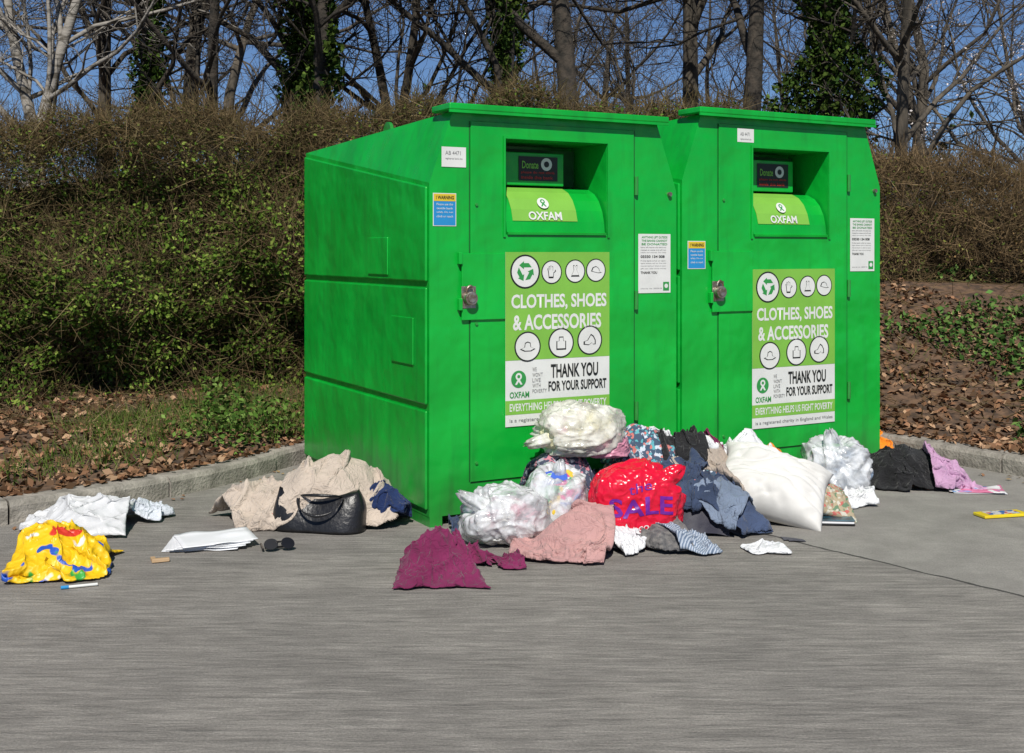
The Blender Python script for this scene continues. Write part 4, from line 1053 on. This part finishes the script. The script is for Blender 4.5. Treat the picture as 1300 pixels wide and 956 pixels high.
def tree(name, var, u, d, rz, sc, mat, ivy=0, ivr=.28, ivh=4.5):
    V, Fc = variants[var]
    key = 'treemesh%d%s' % (var, mat.name)
    if key in _tc: me = _tc[key]; ob = bpy.data.objects.new(name, me); link(ob)
    else:
        ob = fastmesh(name, V, Fc, mat, smooth=True); _tc[key] = ob.data
    x = (u-650)/F*d; ob.location = (x, d, float(terr(x, d))-.05); ob.rotation_euler = (0, 0, rz); ob.scale = (sc,)*3
    if ivy:
        cen = V[:110].reshape(11, 10, 3).mean(1)
        zz = rng.uniform(0, ivh, ivy); cxx = np.interp(zz, cen[:, 2], cen[:, 0]); cyy = np.interp(zz, cen[:, 2], cen[:, 1])
        a = rng.uniform(0, 6.283, ivy); ln = fnoise(int(u), 3.0, 3)
        P = np.stack([np.cos(a), np.sin(a), zz*1.2], -1)
        rr = ivr*(.75+.5*ln(P))*np.clip(1.25-.5*zz/ivh, .3, 1)*rng.uniform(.4, 1.15, ivy)
        C = np.stack([cxx+rr*np.cos(a), cyy+rr*np.sin(a), zz], -1)
        leaves('ivy_leaves', C, np.full(ivy, .04), mixcol(ivy, [(.04, .075, .016), (.025, .05, .012), (.07, .11, .022), (.045, .07, .014)], .35), M_leaf, ob, upb=.5)
    return ob
tree('birch_tree', 2, 22, 12.5, .4, 1.0, M_pale)
tree('birch_tree', 2, 72, 13.5, 2.2, 1.05, M_pale)
tree('bare_tree', 0, 130, 15.5, 1.1, 1.0, M_bark)
tree('ivy_clad_tree', 0, 190, 14.5, 3.0, 1.0, M_dbark, 6000, .26)
tree('bare_tree', 3, 235, 16.5, 1.0, 1.0, M_bark)
tree('ivy_clad_tree', 1, 335, 14.0, .7, .95, M_dbark, 11000, .40)
tree('ivy_clad_tree', 0, 412, 13.0, 2.0, 1.1, M_dbark, 6000, .2)
tree('bare_tree', 4, 262, 13.5, 4.0, 1.0, M_dbark)
tree('bare_tree', 2, 478, 15, 5.0, 1.0, M_bark)
tree('bare_tree', 4, 530, 15.5, 2.9, 1.0, M_dbark)
tree('ivy_clad_tree', 1, 622, 13.5, 1.4, .9, M_dbark, 10000, .30)
tree('bare_tree', 3, 742, 14.0, 2.6, 1.0, M_dbark)
tree('bare_tree', 1, 858, 17.0, 5.2, 1.0, M_bark)
tree('bare_tree', 3, 958, 14.5, .9, .9, M_dbark)
tree('ivy_clad_tree', 0, 1055, 15.0, 2.4, 1.0, M_dbark, 15000, .62)
tree('bare_tree', 4, 1130, 14.0, 3.6, 1.0, M_bark)
tree('bare_tree', 2, 1190, 16.0, 1.9, 1.1, M_bark)
bt = tree('blossom_tree', 4, 1290, 14.5, 4.6, .9, M_bark)
Vb = variants[4][0]; sel = Vb[rng.randint(len(Vb)//3, len(Vb), 9000)]
sel = sel[sel[:, 2] > 1.6]; sel = sel+rng.normal(size=sel.shape)*.03
leaves('blossom', sel, np.full(len(sel), .018), mixcol(len(sel), [(.75, .70, .68), (.65, .58, .56)], .1), M_leaf, bt)
DV, DF = [], []; o = 0
for i in range(16):
    V, Fc = variants[i % 5]
    d = rng.uniform(22, 38); x = rng.uniform(-.55, .58)*d
    a = rng.uniform(0, 6.28); s_ = rng.uniform(.7, 1.1)
    Rm = np.array([[math.cos(a), -math.sin(a), 0], [math.sin(a), math.cos(a), 0], [0, 0, 1]])
    DV.append((V@Rm.T)*s_+np.array([x, d, .7])); DF.append(Fc+o); o += len(V)
fastmesh('distant_trees', np.concatenate(DV), np.concatenate(DF), M_bark)
n = 26000; X_ = rng.uniform(-22, 24, n); Y_ = rng.uniform(24, 42, n); sc_ = fnoise(500, .9, 2)
top = 3.4+1.0*sc_(np.stack([X_, Y_*.3], -1)); Z_ = rng.uniform(0, 1, n)**.8*top
P0 = np.stack([X_, Y_, Z_], -1); d = rng.normal(size=(n, 3))*.5; d[:, 2] = np.abs(d[:, 2])+.5
twigs('scrub_thicket', P0, P0+d, rng.uniform(.006, .016, n), mixcol(n, [(.08, .06, .04), (.055, .045, .03), (.10, .08, .05), (.04, .045, .02)], .3), M_twig)
n = 22000; X_ = rng.uniform(-22, 24, n); Y_ = rng.uniform(24, 42, n)
top = 3.0+1.4*sc_(np.stack([X_, Y_*.3], -1)); Z_ = rng.uniform(0, 1, n)*top
leaves('evergreen_understorey', np.stack([X_, Y_, Z_], -1), np.full(n, .11), mixcol(n, [(.03, .05, .014), (.04, .06, .018), (.022, .036, .01)], .3), M_leaf)
